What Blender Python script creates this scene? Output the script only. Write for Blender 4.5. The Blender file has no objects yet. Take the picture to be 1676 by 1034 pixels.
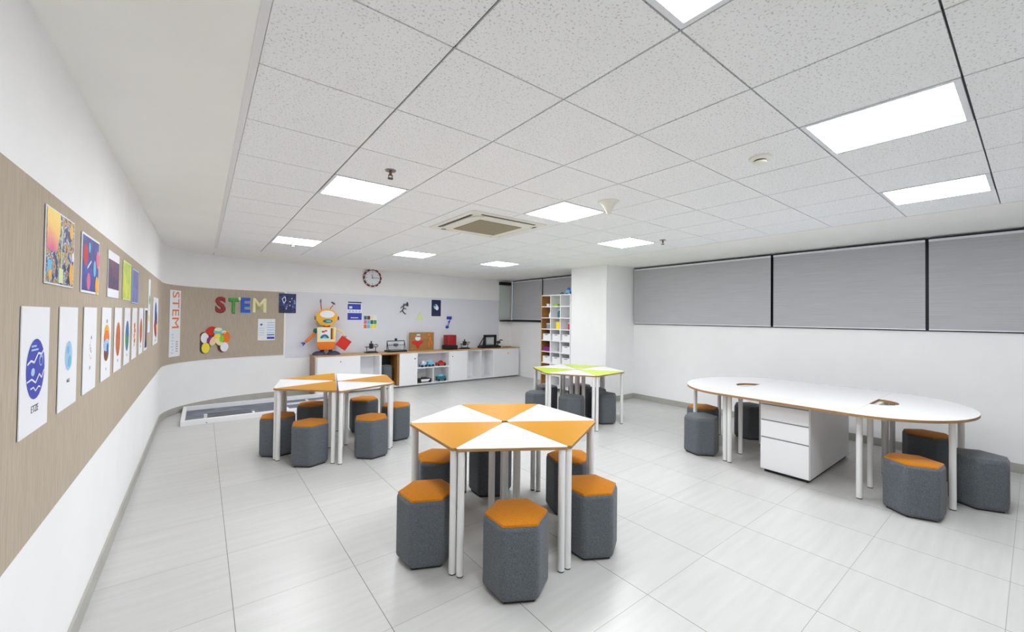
import bpy, math, random
from mathutils import Matrix, Vector
random.seed(7)
C = bpy.context.scene.collection
PI = math.pi

# ---------------------------------------------------------------- camera, world, exposure
F_PX, CY, YAW, ROLL, PIT = 660.155, 510.266, 0.6556, -0.0121, -0.0141
CAM_Z = 1.5007
ZC = 2.472          # tile ceiling height
CT = 0.5519         # ceiling module
CX0, CY0 = 0.154, -0.3775
cam_d = bpy.data.cameras.new('camera')
cam = bpy.data.objects.new('camera', cam_d)
C.objects.link(cam)
cam_d.sensor_width = 36.0
cam_d.lens = F_PX * 36.0 / 1676.0
cam_d.shift_y = (CY - 517.0) / 1676.0
cam_d.clip_start = 0.05
yaw = Matrix(((math.cos(YAW), -math.sin(YAW), 0), (math.sin(YAW), math.cos(YAW), 0), (0, 0, 1)))
pit = Matrix(((1, 0, 0), (0, math.cos(PIT), -math.sin(PIT)), (0, math.sin(PIT), math.cos(PIT))))
rol = Matrix(((math.cos(ROLL), 0, -math.sin(ROLL)), (0, 1, 0), (math.sin(ROLL), 0, math.cos(ROLL))))
M3 = (rol @ pit @ yaw).transposed()          # columns: right, forward, up
right, fwd, up = M3.col[0], M3.col[1], M3.col[2]
mw = Matrix((right, up, -fwd)).transposed().to_4x4()
mw.translation = Vector((0, 0, CAM_Z))
cam.matrix_world = mw
bpy.context.scene.camera = cam

world = bpy.data.worlds.new('world')
bpy.context.scene.world = world
world.use_nodes = True
world.node_tree.nodes['Background'].inputs[0].default_value = (0.6, 0.7, 0.8, 1)
world.node_tree.nodes['Background'].inputs[1].default_value = 0.5
vs = bpy.context.scene.view_settings
vs.view_transform = 'Standard'
vs.look = 'None'
vs.gamma = 1.0
vs.use_curve_mapping = False
vs.exposure = 0.92
LIGHT = 17.0        # strength of the ceiling panels
bpy.context.scene.cycles.max_bounces = 14
bpy.context.scene.cycles.diffuse_bounces = 8
bpy.context.scene.cycles.sample_clamp_indirect = 6

# ---------------------------------------------------------------- materials
def lin(c):
    out = []
    for v in c:
        v = v / 255.0
        out.append(v / 12.92 if v <= 0.04045 else ((v + 0.055) / 1.055) ** 2.4)
    return out + [1.0]

def mat(name, col, rough=0.6, metal=0.0, emit=None, spec=0.5, sheen=0.0, coat=0.0):
    m = bpy.data.materials.new(name)
    m.use_nodes = True
    b = m.node_tree.nodes['Principled BSDF']
    b.inputs['Base Color'].default_value = lin(col)
    b.inputs['Roughness'].default_value = rough
    b.inputs['Metallic'].default_value = metal
    b.inputs['Specular IOR Level'].default_value = spec
    b.inputs['Sheen Weight'].default_value = sheen
    b.inputs['Coat Weight'].default_value = coat
    if emit:
        b.inputs['Emission Color'].default_value = lin((249, 252, 255))
        b.inputs['Emission Strength'].default_value = emit
    return m

def N(m, kind, **kw):
    n = m.node_tree.nodes.new(kind)
    for k, v in kw.items():
        if k in n.inputs:
            n.inputs[k].default_value = v
        else:
            setattr(n, k, v)
    return n

def L(m, a, b):
    m.node_tree.links.new(a, b)

def bsdf(m):
    return m.node_tree.nodes['Principled BSDF']

def math_n(m, op, a=None, b=None, va=None, vb=None):
    n = m.node_tree.nodes.new('ShaderNodeMath')
    n.operation = op
    if a is not None: L(m, a, n.inputs[0])
    if b is not None: L(m, b, n.inputs[1])
    if va is not None: n.inputs[0].default_value = va
    if vb is not None: n.inputs[1].default_value = vb
    return n.outputs[0]

def noisy(name, c1, c2, scale=(1, 1, 1), nscale=10, detail=4, rough=0.6, lo=0.3, hi=0.7, bump=0.0, spec=0.5, sheen=0.0, coat=0.0):
    m = mat(name, c1, rough, spec=spec, sheen=sheen, coat=coat)
    tc = N(m, 'ShaderNodeTexCoord'); mp = N(m, 'ShaderNodeMapping', Scale=scale)
    L(m, tc.outputs['Object'], mp.inputs['Vector'])
    nz = N(m, 'ShaderNodeTexNoise', Scale=nscale, Detail=detail)
    L(m, mp.outputs[0], nz.inputs['Vector'])
    cr = N(m, 'ShaderNodeValToRGB')
    cr.color_ramp.elements[0].position = lo; cr.color_ramp.elements[0].color = lin(c1)
    cr.color_ramp.elements[1].position = hi; cr.color_ramp.elements[1].color = lin(c2)
    L(m, nz.outputs['Fac'], cr.inputs[0]); L(m, cr.outputs[0], bsdf(m).inputs['Base Color'])
    if bump:
        bp = N(m, 'ShaderNodeBump', Strength=bump, Distance=0.002)
        L(m, nz.outputs['Fac'], bp.inputs['Height']); L(m, bp.outputs[0], bsdf(m).inputs['Normal'])
    return m

def fabric(name, c1, c2, dens=900, rough=0.95):
    m = noisy(name, c1, c2, (1, 1, 1), 170, 3, rough, 0.25, 0.75, 0.5, spec=0.1, sheen=0.15)
    return m

M = {}
M['wall'] = noisy('wall_paint', (243, 243, 244), (246, 246, 247), (1, 1, 1), 3, 2, 0.6)
M['gypsum'] = noisy('gypsum_paint', (244, 244, 241), (247, 247, 244), (1, 1, 1), 2, 2, 0.7)
M['whiteboard'] = mat('whiteboard_paint', (226, 228, 236), 0.25)
M['white'] = mat('white_laminate', (238, 238, 240), 0.35)
M['white_top'] = mat('white_table_laminate', (230, 230, 232), 0.26)
M['orange_top'] = mat('orange_laminate', (188, 130, 2), 0.4, spec=0.2)
M['lime_top'] = mat('lime_laminate', (190, 216, 40), 0.34)
M['leg'] = mat('white_powder_coat', (228, 228, 228), 0.35)
M['legcap'] = mat('dark_rubber', (50, 50, 50), 0.7)
M['ply'] = noisy('plywood_edge', (176, 138, 84), (132, 96, 56), (1, 1, 60), 6, 3, 0.6)
M['oak'] = noisy('oak_laminate', (205, 168, 120), (184, 144, 96), (2, 30, 2), 4, 4, 0.45)
M['oakdark'] = noisy('walnut_wood', (168, 120, 62), (140, 94, 44), (2, 2, 14), 5, 4, 0.5)
M['tanend'] = mat('tan_end_panel', (160, 132, 108), 0.5)
M['greyfab'] = fabric('grey_fabric', (72, 77, 82), (112, 118, 124))
M['greyfab2'] = fabric('grey_fabric_top', (82, 88, 92), (118, 125, 130))
M['orangefab'] = fabric('orange_fabric', (172, 102, 10), (198, 126, 20))
M['board'] = None
M['blind'] = noisy('blind_fabric', (172, 172, 177), (194, 194, 198), (1, 0.5, 90), 4, 3, 0.8, 0.3, 0.7)
M['black'] = mat('black_plastic', (24, 24, 27), 0.5)
M['darkframe'] = mat('dark_aluminium', (36, 36, 42), 0.4)
M['glass_dark'] = mat('night_glass', (30, 33, 40), 0.08)
M['skirt'] = noisy('skirting_tile', (168, 166, 160), (178, 176, 170), (1, 1, 1), 5, 3, 0.5)
M['gap'] = mat('ceiling_reveal', (70, 72, 76), 0.8)
M['grey'] = mat('grey_plastic', (135, 138, 145), 0.5)
M['dgrey'] = mat('dark_grey', (70, 72, 80), 0.5)
M['paper'] = mat('white_paper', (236, 238, 244), 0.6)
M['cream'] = mat('cream_card', (240, 232, 180), 0.6)
M['red'] = mat('red_card', (204, 38, 22), 0.5)
M['dred'] = mat('dark_red', (150, 24, 28), 0.4)
M['maroon'] = mat('maroon', (110, 48, 52), 0.5)
M['yellow'] = mat('yellow_card', (242, 222, 60), 0.5)
M['gold'] = mat('golden_card', (240, 178, 52), 0.5)
M['orange'] = mat('orange_card', (236, 122, 30), 0.5)
M['sky'] = mat('sky_blue', (112, 190, 226), 0.5)
M['lblue'] = mat('light_blue', (168, 204, 236), 0.5)
M['blue'] = mat('blue', (42, 84, 190), 0.5)
M['royal'] = mat('royal_blue', (48, 62, 180), 0.5)
M['navy'] = mat('navy', (26, 28, 76), 0.5)
M['slate'] = mat('slate_blue', (60, 64, 96), 0.6)
M['green'] = mat('green', (60, 160, 62), 0.5)
M['lime'] = mat('lime_green', (150, 206, 48), 0.5)
M['pgreen'] = mat('pale_green', (216, 230, 170), 0.5)
M['teal'] = mat('teal', (38, 110, 122), 0.5)
M['pink'] = mat('pink', (226, 110, 150), 0.5)
M['purple'] = mat('purple', (130, 40, 120), 0.5)
M['brown'] = mat('brown', (120, 66, 34), 0.5)
M['beige'] = mat('beige_grille', (152, 142, 116), 0.7)
M['acwhite'] = mat('ivory_plastic', (236, 234, 224), 0.4)
M['glassgreen'] = mat('pale_green_panel', (196, 206, 202), 0.25)
M['emit'] = mat('light_diffuser', (250, 252, 255), 0.5, emit=LIGHT)
M['trim'] = mat('white_metal', (232, 234, 240), 0.3)
M['chrome'] = mat('steel', (150, 150, 150), 0.3, 0.9)
M['peach'] = mat('peach', (244, 210, 160), 0.6)
M['copper'] = mat('copper_fitting', (120, 92, 70), 0.4, 0.6)

# tan pin board fabric: fine vertical weave
m = mat('tan_fabric', (182, 168, 148), 0.95, spec=0.1)
tc = N(m, 'ShaderNodeTexCoord'); mp = N(m, 'ShaderNodeMapping', Scale=(40, 40, 3))
L(m, tc.outputs['Object'], mp.inputs['Vector'])
nz = N(m, 'ShaderNodeTexNoise', Scale=3.0, Detail=5.0); L(m, mp.outputs[0], nz.inputs['Vector'])
cr = N(m, 'ShaderNodeValToRGB')
cr.color_ramp.elements[0].position = 0.3; cr.color_ramp.elements[0].color = lin((176, 163, 147))
cr.color_ramp.elements[1].position = 0.7; cr.color_ramp.elements[1].color = lin((190, 178, 162))
L(m, nz.outputs['Fac'], cr.inputs[0]); L(m, cr.outputs[0], bsdf(m).inputs['Base Color'])
M['board'] = m

# floor: 0.6 m porcelain tiles with fine grey joints and soft streaks
def floor_material():
    m = mat('floor_tiles', (204, 204, 200), 0.32)
    tc = N(m, 'ShaderNodeTexCoord'); sp = N(m, 'ShaderNodeSeparateXYZ')
    L(m, tc.outputs['Object'], sp.inputs[0])
    joints = []
    cells = []
    for ax, o in ((0, 0.1544), (1, 0.0983)):
        a = math_n(m, 'ADD', sp.outputs[ax], vb=60.0 - o)
        a = math_n(m, 'DIVIDE', a, vb=0.6)
        fr = math_n(m, 'FRACT', a)
        cells.append(math_n(m, 'FLOOR', a))
        d = math_n(m, 'SUBTRACT', fr, vb=0.5)
        d = math_n(m, 'ABSOLUTE', d)
        joints.append(math_n(m, 'GREATER_THAN', d, vb=0.5 - (0.0032 if ax == 0 else 0.0026)))
    j0, j1 = joints
    cb = N(m, 'ShaderNodeCombineXYZ'); L(m, cells[0], cb.inputs[0]); L(m, cells[1], cb.inputs[1])
    wn = N(m, 'ShaderNodeTexWhiteNoise'); L(m, cb.outputs[0], wn.inputs['Vector'])
    mp = N(m, 'ShaderNodeMapping', Scale=(0.9, 11, 1)); L(m, tc.outputs['Object'], mp.inputs['Vector'])
    nz = N(m, 'ShaderNodeTexNoise', Scale=2.0, Detail=5.0); L(m, mp.outputs[0], nz.inputs['Vector'])
    cr = N(m, 'ShaderNodeValToRGB')
    cr.color_ramp.elements[0].position = 0.3; cr.color_ramp.elements[0].color = lin((191, 191, 189))
    cr.color_ramp.elements[1].position = 0.7; cr.color_ramp.elements[1].color = lin((199, 199, 197))
    L(m, nz.outputs['Fac'], cr.inputs[0])
    hs = N(m, 'ShaderNodeHueSaturation'); L(m, cr.outputs[0], hs.inputs['Color'])
    v = math_n(m, 'MULTIPLY', wn.outputs['Value'], vb=0.035); v = math_n(m, 'ADD', v, vb=0.98)
    L(m, v, hs.inputs['Value'])
    mx1 = N(m, 'ShaderNodeMix', data_type='RGBA')
    L(m, j1, mx1.inputs[0]); L(m, hs.outputs[0], mx1.inputs[6]); mx1.inputs[7].default_value = lin((150, 149, 145))
    mx2 = N(m, 'ShaderNodeMix', data_type='RGBA')
    L(m, j0, mx2.inputs[0]); L(m, mx1.outputs[2], mx2.inputs[6]); mx2.inputs[7].default_value = lin((112, 111, 108))
    L(m, mx2.outputs[2], bsdf(m).inputs['Base Color'])
    return m
M['floor'] = floor_material()

# mineral fibre ceiling tile: pale with tiny dark pits
def ceiling_tile_material():
    m = mat('mineral_fibre_tile', (218, 218, 216), 0.9, spec=0.2)
    tc = N(m, 'ShaderNodeTexCoord')
    nz = N(m, 'ShaderNodeTexNoise', Scale=110.0, Detail=2.0); L(m, tc.outputs['Object'], nz.inputs['Vector'])
    cr = N(m, 'ShaderNodeValToRGB')
    cr.color_ramp.elements[0].position = 0.30; cr.color_ramp.elements[0].color = lin((200, 201, 202))
    cr.color_ramp.elements[1].position = 0.42; cr.color_ramp.elements[1].color = lin((246, 248, 250))
    L(m, nz.outputs['Fac'], cr.inputs[0]); L(m, cr.outputs[0], bsdf(m).inputs['Base Color'])
    return m
M['tile'] = ceiling_tile_material()

def art(name, stops, nscale=5.0, grad=None, dist=1.0, scale=(1, 1, 1)):
    """printed artwork: noise through a multi-colour ramp (pigment pattern of the print itself)"""
    m = mat(name, stops[0][1], 0.45)
    tc = N(m, 'ShaderNodeTexCoord')
    mp = N(m, 'ShaderNodeMapping', Scale=scale); L(m, tc.outputs['Object'], mp.inputs['Vector'])
    nz = N(m, 'ShaderNodeTexNoise', Scale=nscale, Detail=6.0, Distortion=dist); L(m, mp.outputs[0], nz.inputs['Vector'])
    fac = nz.outputs['Fac']
    if grad is not None:
        sp = N(m, 'ShaderNodeSeparateXYZ'); L(m, tc.outputs['Object'], sp.inputs[0])
        g = math_n(m, 'MULTIPLY_ADD', sp.outputs[grad[0]], vb=grad[1]); g.node.inputs[2].default_value = grad[2]
        f2 = math_n(m, 'MULTIPLY', fac, vb=grad[3])
        fac = math_n(m, 'ADD', g, f2)
    cr = N(m, 'ShaderNodeValToRGB')
    el = cr.color_ramp.elements
    el[0].position, el[0].color = stops[0][0], lin(stops[0][1])
    el[1].position, el[1].color = stops[-1][0], lin(stops[-1][1])
    for p, c in stops[1:-1]:
        e = el.new(p); e.color = lin(c)
    L(m, fac, cr.inputs[0]); L(m, cr.outputs[0], bsdf(m).inputs['Base Color'])
    return m
M['city'] = art('print_city', [(0.0, (20, 24, 50)), (0.42, (26, 28, 62)), (0.47, (80, 110, 190)), (0.5, (230, 230, 220)), (0.53, (40, 40, 80)), (0.6, (228, 180, 60)), (0.66, (40, 34, 84)), (1.0, (200, 80, 60))], 22.0, dist=0.4)
M['nebula'] = art('print_nebula', [(0.0, (252, 232, 90)), (0.35, (248, 196, 90)), (0.6, (226, 90, 140)), (1.0, (100, 60, 140))], 6.0, (2, -2.6, 0.28, 0.5))
M['space'] = art('print_space', [(0.0, (30, 30, 90)), (0.45, (52, 56, 140)), (0.6, (70, 84, 170)), (1.0, (130, 70, 140))], 9.0)
M['dusk'] = art('print_dusk', [(0.0, (226, 110, 60)), (0.3, (190, 84, 90)), (0.5, (74, 60, 104)), (0.8, (50, 46, 92)), (1.0, (70, 60, 110))], 9.0, (1, 2.2, 0.3, 0.35))
M['limeart'] = art('print_green', [(0.0, (70, 150, 70)), (0.3, (120, 190, 70)), (0.5, (226, 226, 90)), (1.0, (246, 240, 140))], 9.0, (1, 2.4, 0.2, 0.5))
M['violet'] = art('print_violet', [(0.0, (150, 50, 110)), (0.3, (120, 60, 140)), (0.55, (120, 150, 210)), (1.0, (190, 210, 240))], 9.0, (1, 2.4, 0.2, 0.5))
M['night'] = art('print_night', [(0.0, (14, 14, 42)), (0.5, (28, 32, 84)), (0.62, (60, 80, 160)), (0.7, (150, 170, 220)), (1.0, (30, 30, 80))], 14.0)
M['planetorange'] = art('print_planet_rust', [(0.0, (150, 70, 30)), (0.5, (200, 104, 50)), (1.0, (226, 150, 90))], 12.0, scale=(1, 1, 3))
M['planetgreen'] = art('print_planet_earth', [(0.0, (40, 90, 180)), (0.48, (50, 100, 190)), (0.52, (60, 150, 90)), (1.0, (80, 170, 90))], 14.0)
M['matdark'] = art('print_field_mat', [(0.0, (74, 78, 92)), (0.5, (92, 98, 114)), (0.62, (120, 126, 142)), (1.0, (80, 84, 100))], 3.0)
M['woodprint'] = noisy('brown_board', (150, 110, 62), (172, 128, 74), (1, 1, 8), 4, 4, 0.6)

# ---------------------------------------------------------------- mesh builder
class MB:
    def __init__(s):
        s.v = []; s.f = []; s.m = []; s.X = Matrix.Identity(4)
    def at(s, loc=(0, 0, 0), rz=0, ry=0, rx=0):
        s.X = Matrix.Translation(Vector(loc)) @ Matrix.Rotation(rz, 4, 'Z') @ Matrix.Rotation(ry, 4, 'Y') @ Matrix.Rotation(rx, 4, 'X')
        return s
    def add(s, vs, fs, mi=0):
        o = len(s.v)
        s.v += [tuple(s.X @ Vector(p)) for p in vs]
        for i, f in enumerate(fs):
            s.f.append([k + o for k in f]); s.m.append(mi[i] if isinstance(mi, (list, tuple)) else mi)
        return s
    def box(s, x0, x1, y0, y1, z0, z1, mi=0):
        v = [(x0, y0, z0), (x1, y0, z0), (x1, y1, z0), (x0, y1, z0), (x0, y0, z1), (x1, y0, z1), (x1, y1, z1), (x0, y1, z1)]
        return s.add(v, [(0, 3, 2, 1), (4, 5, 6, 7), (0, 1, 5, 4), (1, 2, 6, 5), (2, 3, 7, 6), (3, 0, 4, 7)], mi)
    def prism(s, pts, z0, z1, mside=0, mtop=None, mbot=None):
        n = len(pts)
        v = [(x, y, z0) for x, y in pts] + [(x, y, z1) for x, y in pts]
        f = [tuple(reversed(range(n))), tuple(range(n, 2 * n))] + [(i, (i + 1) % n, n + (i + 1) % n, n + i) for i in range(n)]
        mt = mside if mtop is None else mtop
        return s.add(v, f, [mside if mbot is None else mbot, mt] + [mside] * n)
    def tube(s, p, q, r, n=14, mi=0, r2=None):
        p, q = Vector(p), Vector(q); d = (q - p).normalized()
        a = d.orthogonal().normalized(); b = d.cross(a); r2 = r if r2 is None else r2
        v = [tuple(p + (a * math.cos(t) + b * math.sin(t)) * r) for t in [2 * PI * i / n for i in range(n)]]
        v += [tuple(q + (a * math.cos(t) + b * math.sin(t)) * r2) for t in [2 * PI * i / n for i in range(n)]]
        f = [tuple(reversed(range(n))), tuple(range(n, 2 * n))] + [(i, (i + 1) % n, n + (i + 1) % n, n + i) for i in range(n)]
        return s.add(v, f, mi)
    def path(s, pts, r, n=10, mi=0):
        for a, b in zip(pts, pts[1:]): s.tube(a, b, r, n, mi)
        for p in pts[1:-1]: s.ball(p, (r, r, r), 8, 6, mi)
        return s
    def ball(s, c, r, n=16, k=10, mi=0):
        v = [(c[0], c[1], c[2] - r[2])]
        for j in range(1, k):
            ph = -PI / 2 + PI * j / k
            for i in range(n):
                t = 2 * PI * i / n
                v.append((c[0] + r[0] * math.cos(ph) * math.cos(t), c[1] + r[1] * math.cos(ph) * math.sin(t), c[2] + r[2] * math.sin(ph)))
        v.append((c[0], c[1], c[2] + r[2])); e = len(v) - 1
        f = [(0, 1 + (i + 1) % n, 1 + i) for i in range(n)]
        for j in range(k - 2):
            a = 1 + j * n
            f += [(a + i, a + (i + 1) % n, a + n + (i + 1) % n, a + n + i) for i in range(n)]
        a = 1 + (k - 2) * n
        f += [(a + i, a + (i + 1) % n, e) for i in range(n)]
        return s.add(v, f, mi)
    def lathe(s, prof, n=24, mi=0):
        v = []
        for r, z in prof:
            v += [(r * math.cos(2 * PI * i / n), r * math.sin(2 * PI * i / n), z) for i in range(n)]
        f = []
        for j in range(len(prof) - 1):
            a = j * n
            f += [(a + i, a + (i + 1) % n, a + n + (i + 1) % n, a + n + i) for i in range(n)]
        f.append(tuple(reversed(range(n)))); f.append(tuple(range((len(prof) - 1) * n, len(prof) * n)))
        return s.add(v, f, mi)
    def text(s, body, size, depth, mi=0, plane='xz', center=(0, 0, 0), width=None, height=None, spin=0, bold=0.0):
        """lettering standing in the local x/z plane, read from -y"""
        cu = bpy.data.curves.new('lettering', 'FONT'); cu.body = body; cu.size = size; cu.extrude = 0.0; cu.offset = 0.022 * size * bold
        cu.align_x = 'CENTER'; cu.align_y = 'CENTER'; cu.resolution_u = 3
        o = bpy.data.objects.new('lettering', cu); C.objects.link(o)
        dg = bpy.context.evaluated_depsgraph_get(); dg.update()
        me = bpy.data.meshes.new_from_object(o.evaluated_get(dg))
        vs = [v.co.copy() for v in me.vertices]; fs = [tuple(p.vertices) for p in me.polygons]
        bpy.data.objects.remove(o); bpy.data.curves.remove(cu); bpy.data.meshes.remove(me)
        if not vs: return s
        xs = [v.x for v in vs]; ys = [v.y for v in vs]
        cx, cy = (min(xs) + max(xs)) / 2, (min(ys) + max(ys)) / 2
        sx = width / (max(xs) - min(xs)) if width else 1.0
        sy = height / (max(ys) - min(ys)) if height else 1.0
        c, sn = math.cos(spin), math.sin(spin)
        v2 = []
        for v in vs:
            x, y = (v.x - cx) * sx, (v.y - cy) * sy
            x, y = x * c - y * sn, x * sn + y * c
            v2.append((center[0] + x, center[1], center[2] + y))
        n = len(v2)
        # shared edge table for the rim
        cnt = {}
        for f in fs:
            for a, b in zip(f, f[1:] + f[:1]): cnt[(a, b)] = 1
        front = v2; back = [(x, y + depth, z) for x, y, z in v2]
        F = [tuple(f) for f in fs] + [tuple(k + n for k in reversed(f)) for f in fs]
        for (a, b) in cnt:
            if (b, a) not in cnt: F.append((b, a, a + n, b + n))
        return s.add(front + back, F, mi)
    def build(s, name, mats, parent=None, bevel=0, seg=2, smooth=False, loc=None, rot=None):
        me = bpy.data.meshes.new(name)
        me.from_pydata(s.v, [], s.f)
        for x in (mats if isinstance(mats, (list, tuple)) else [mats]):
            me.materials.append(M[x] if isinstance(x, str) else x)
        for p, i in zip(me.polygons, s.m):
            p.material_index = i
            p.use_smooth = smooth
        me.update()
        o = bpy.data.objects.new(name, me); C.objects.link(o)
        if parent is not None: o.parent = parent
        if loc is not None: o.location = loc
        if rot is not None: o.rotation_euler = (0, 0, rot)
        if bevel:
            b = o.modifiers.new('bevel', 'BEVEL'); b.width = bevel; b.segments = seg; b.limit_method = 'ANGLE'; b.angle_limit = 0.6
            b.harden_normals = False
        if smooth:
            me.set_sharp_from_angle(angle=math.radians(38))
        return o

def tag(o, label, cat, group=None, kind=None):
    if label: o['label'] = label
    if cat: o['category'] = cat
    if group: o['group'] = group
    if kind: o['kind'] = kind
    return o

def thing(name, label, cat, loc=(0, 0, 0), rz=0, group=None):
    o = bpy.data.objects.new(name, None); C.objects.link(o)
    o.location = loc; o.rotation_euler = (0, 0, rz); o.empty_display_size = 0.1
    return tag(o, label, cat, group)

def struct(o):
    o['kind'] = 'structure'
    return o

def copy_tree(o, parent=None):
    c = o.copy(); C.objects.link(c)
    if parent is not None:
        c.parent = parent
    for ch in list(o.children):
        copy_tree(ch, c)
    return c

# ---------------------------------------------------------------- room shell
XL, XR, YB, YS = -0.4446, 6.539, 8.514, -3.20
ZG = ZC - 0.001       # plaster border on the left, level with the tiles
def curve(t, off=0.0, n=2.3):
    A, B = 1.645, 1.314
    def P(t):
        return Vector((XL + A * (1 - max(math.cos(t), 0) ** (2 / n)), 7.2 + B * max(math.sin(t), 0) ** (2 / n)))
    e = 1e-3
    t = min(max(t, 0.0), PI / 2)
    a = P(max(t - e, 0)); b = P(min(t + e, PI / 2)); d = (b - a).normalized()
    if t <= 1e-6: d = Vector((0, 1))
    if t >= PI / 2 - 1e-6: d = Vector((1, 0))
    p = P(t); nrm = Vector((d.y, -d.x))     # towards the room
    return p + nrm * off, d, nrm
def wall_line(off, y0, x1, steps=48):
    pts = [Vector((XL + off, y0))]
    pts += [curve(PI / 2 * i / steps, off)[0] for i in range(steps + 1)]
    pts.append(Vector((x1, YB - off)))
    return pts
def strip(mb, inner, outer, z0, z1, mi=0):
    """a ribbon with thickness between two polylines"""
    n = len(inner)
    v = []
    for a, b in zip(inner, outer):
        v += [(a.x, a.y, z0), (a.x, a.y, z1), (b.x, b.y, z0), (b.x, b.y, z1)]
    f = []
    for i in range(n - 1):
        k = 4 * i; q = k + 4
        f += [(k, k + 1, q + 1, q), (k + 2, q + 2, q + 3, k + 3), (k + 1, k + 3, q + 3, q + 1), (k, q, q + 2, k + 2)]
    f += [(0, 2, 3, 1), (4 * n - 4, 4 * n - 3, 4 * n - 1, 4 * n - 2)]
    return mb.add(v, f, mi)

mb = MB(); mb.box(XL - 0.3, XR + 0.6, YS - 0.3, YB + 0.4, -0.1, 0.0)
struct(mb.build('floor', 'floor'))
# left wall, curved corner and back wall are one continuous plastered surface
mb = MB(); strip(mb, wall_line(0, YS, XR + 0.0), wall_line(-0.15, YS, XR + 0.0), 0, 2.6)
struct(mb.build('wall_left', 'wall', smooth=True))
mb = MB(); strip(mb, wall_line(0.012, YS, 6.53), wall_line(0.0005, YS, 6.53), 0, 0.095)
struct(mb.build('baseboard_left', 'skirt', smooth=True))
mb = MB(); strip(mb, wall_line(0.014, YS + 0.4, 1.21), wall_line(0.0005, YS + 0.4, 1.21), 0.762, 1.922)
tag(mb.build('pin_board', 'board', smooth=True), 'long tan fabric pin board wrapping along the left wall and curved corner', 'pin board')
mb = MB(); mb.box(1.25, 6.11, YB - 0.010, YB - 0.0005, 0.70, 1.935)
tag(mb.build('whiteboard', 'whiteboard'), 'long glossy white writing surface on the back wall above the cabinets', 'whiteboard')
# right wall: solid below and above the strip windows
WZ0, WZ1 = 1.402, 2.452
mb = MB()
mb.box(XR, XR + 0.2, YS, YB + 0.1, 0, WZ0)
mb.box(XR, XR + 0.2, YS, YB + 0.1, WZ1 + 0.012, 2.6)
mb.box(XR, XR + 0.2, 4.66, 5.6, WZ0, WZ1 + 0.012)
struct(mb.build('wall_right', 'wall'))
mb = MB(); mb.box(XR - 0.012, XR - 0.0005, YS, 4.668, 0, 0.095)
struct(mb.build('baseboard_right', 'skirt'))
mb = MB(); mb.box(XL - 0.15, XR + 0.2, YS - 0.15, YS, 0, 2.6)
struct(mb.build('wall_front', 'wall'))
# column
CXa, CYa, CYb = 5.72, 4.68, 5.55
mb = MB(); mb.box(CXa, XR - 0.001, CYa, CYb, 0, ZC + 0.02)
struct(mb.build('wall_column', 'wall', bevel=0.012))
mb = MB(); mb.box(CXa - 0.012, XR - 0.013, CYa - 0.012, CYa - 0.0005, 0, 0.095); mb.box(CXa - 0.012, CXa - 0.0005, CYa - 0.0004, CYb, 0, 0.095)
struct(mb.build('baseboard_column', 'skirt'))
# windows: dark glass behind the blinds
def window(name, y0, y1, mull):
    f = MB()
    f.box(XR + 0.02, XR + 0.07, y0, y1, WZ0, WZ0 + 0.03); f.box(XR + 0.02, XR + 0.07, y0, y1, WZ1 - 0.03, WZ1 + 0.01)
    for y in [y0 + 0.02, y1 - 0.02] + mull: f.box(XR + 0.02, XR + 0.07, y - 0.02, y + 0.02, WZ0 + 0.03, WZ1 - 0.03)
    o = struct(f.build(name, 'darkframe'))
    g = MB(); g.box(XR + 0.03, XR + 0.05, y0 + 0.001, y1 - 0.001, WZ0 + 0.001, WZ1 - 0.001); g.build('pane', 'glass_dark', o)
window('window_1', YS, 4.659, [0.752, 2.314, -0.8])
window('window_2', 5.601, 8.5, [7.24])
mb = MB(); mb.box(XR - 0.06, XR - 0.0005, 5.56, 8.49, WZ0 - 0.005, WZ0 + 0.035); mb.box(6.13, XR - 0.06, 8.36, 8.49, WZ0 - 0.005, WZ0 + 0.035)
struct(mb.build('trim_1', 'darkframe'))

# ceiling: tiles on a grid with a fine dark reveal, plain plaster borders left, back and right
K0, KX, KY0, KY = 0, 9, -5, 14
gx0, gx1, gy0, gy1 = CX0, CX0 + 9 * CT, CY0 + KY0 * CT, CY0 + KY * CT
LIGHTS = [(1, 1), (4, 1), (7, 1), (1, 6), (4, 5), (7, 6), (1, 11), (4, 11), (7, 11)]
g = 0.0045
tb = MB()
for i in range(K0, KX):
    for j in range(KY0, KY):
        if (i, j) in LIGHTS: continue
        x, y = CX0 + i * CT, CY0 + j * CT
        tb.box(x + g, x + CT - g, y + g * 0.75, y + CT - g * 0.75, ZC, ZC + 0.02)
struct(tb.build('ceiling', 'tile'))
mb = MB(); mb.box(XL - 0.1, XR + 0.2, YS - 0.1, YB + 0.1, ZC + 0.08, ZC + 0.14)
struct(mb.build('ceiling_slab', 'gap'))
mb = MB()
mb.box(gx0, gx1, gy0, gy1, ZC + 0.0205, ZC + 0.03)
gb = MB()
for i in range(K0, KX + 1):
    x = CX0 + i * CT; gb.box(x - 0.008, x + 0.008, gy0, gy1, ZC + 0.009, ZC + 0.018)
for j in range(KY0, KY + 1):
    y = CY0 + j * CT; gb.box(gx0, gx1, y - 0.008, y + 0.008, ZC + 0.009, ZC + 0.018)
struct(gb.build('ceiling_grid', 'gap'))
mb = MB()
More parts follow.
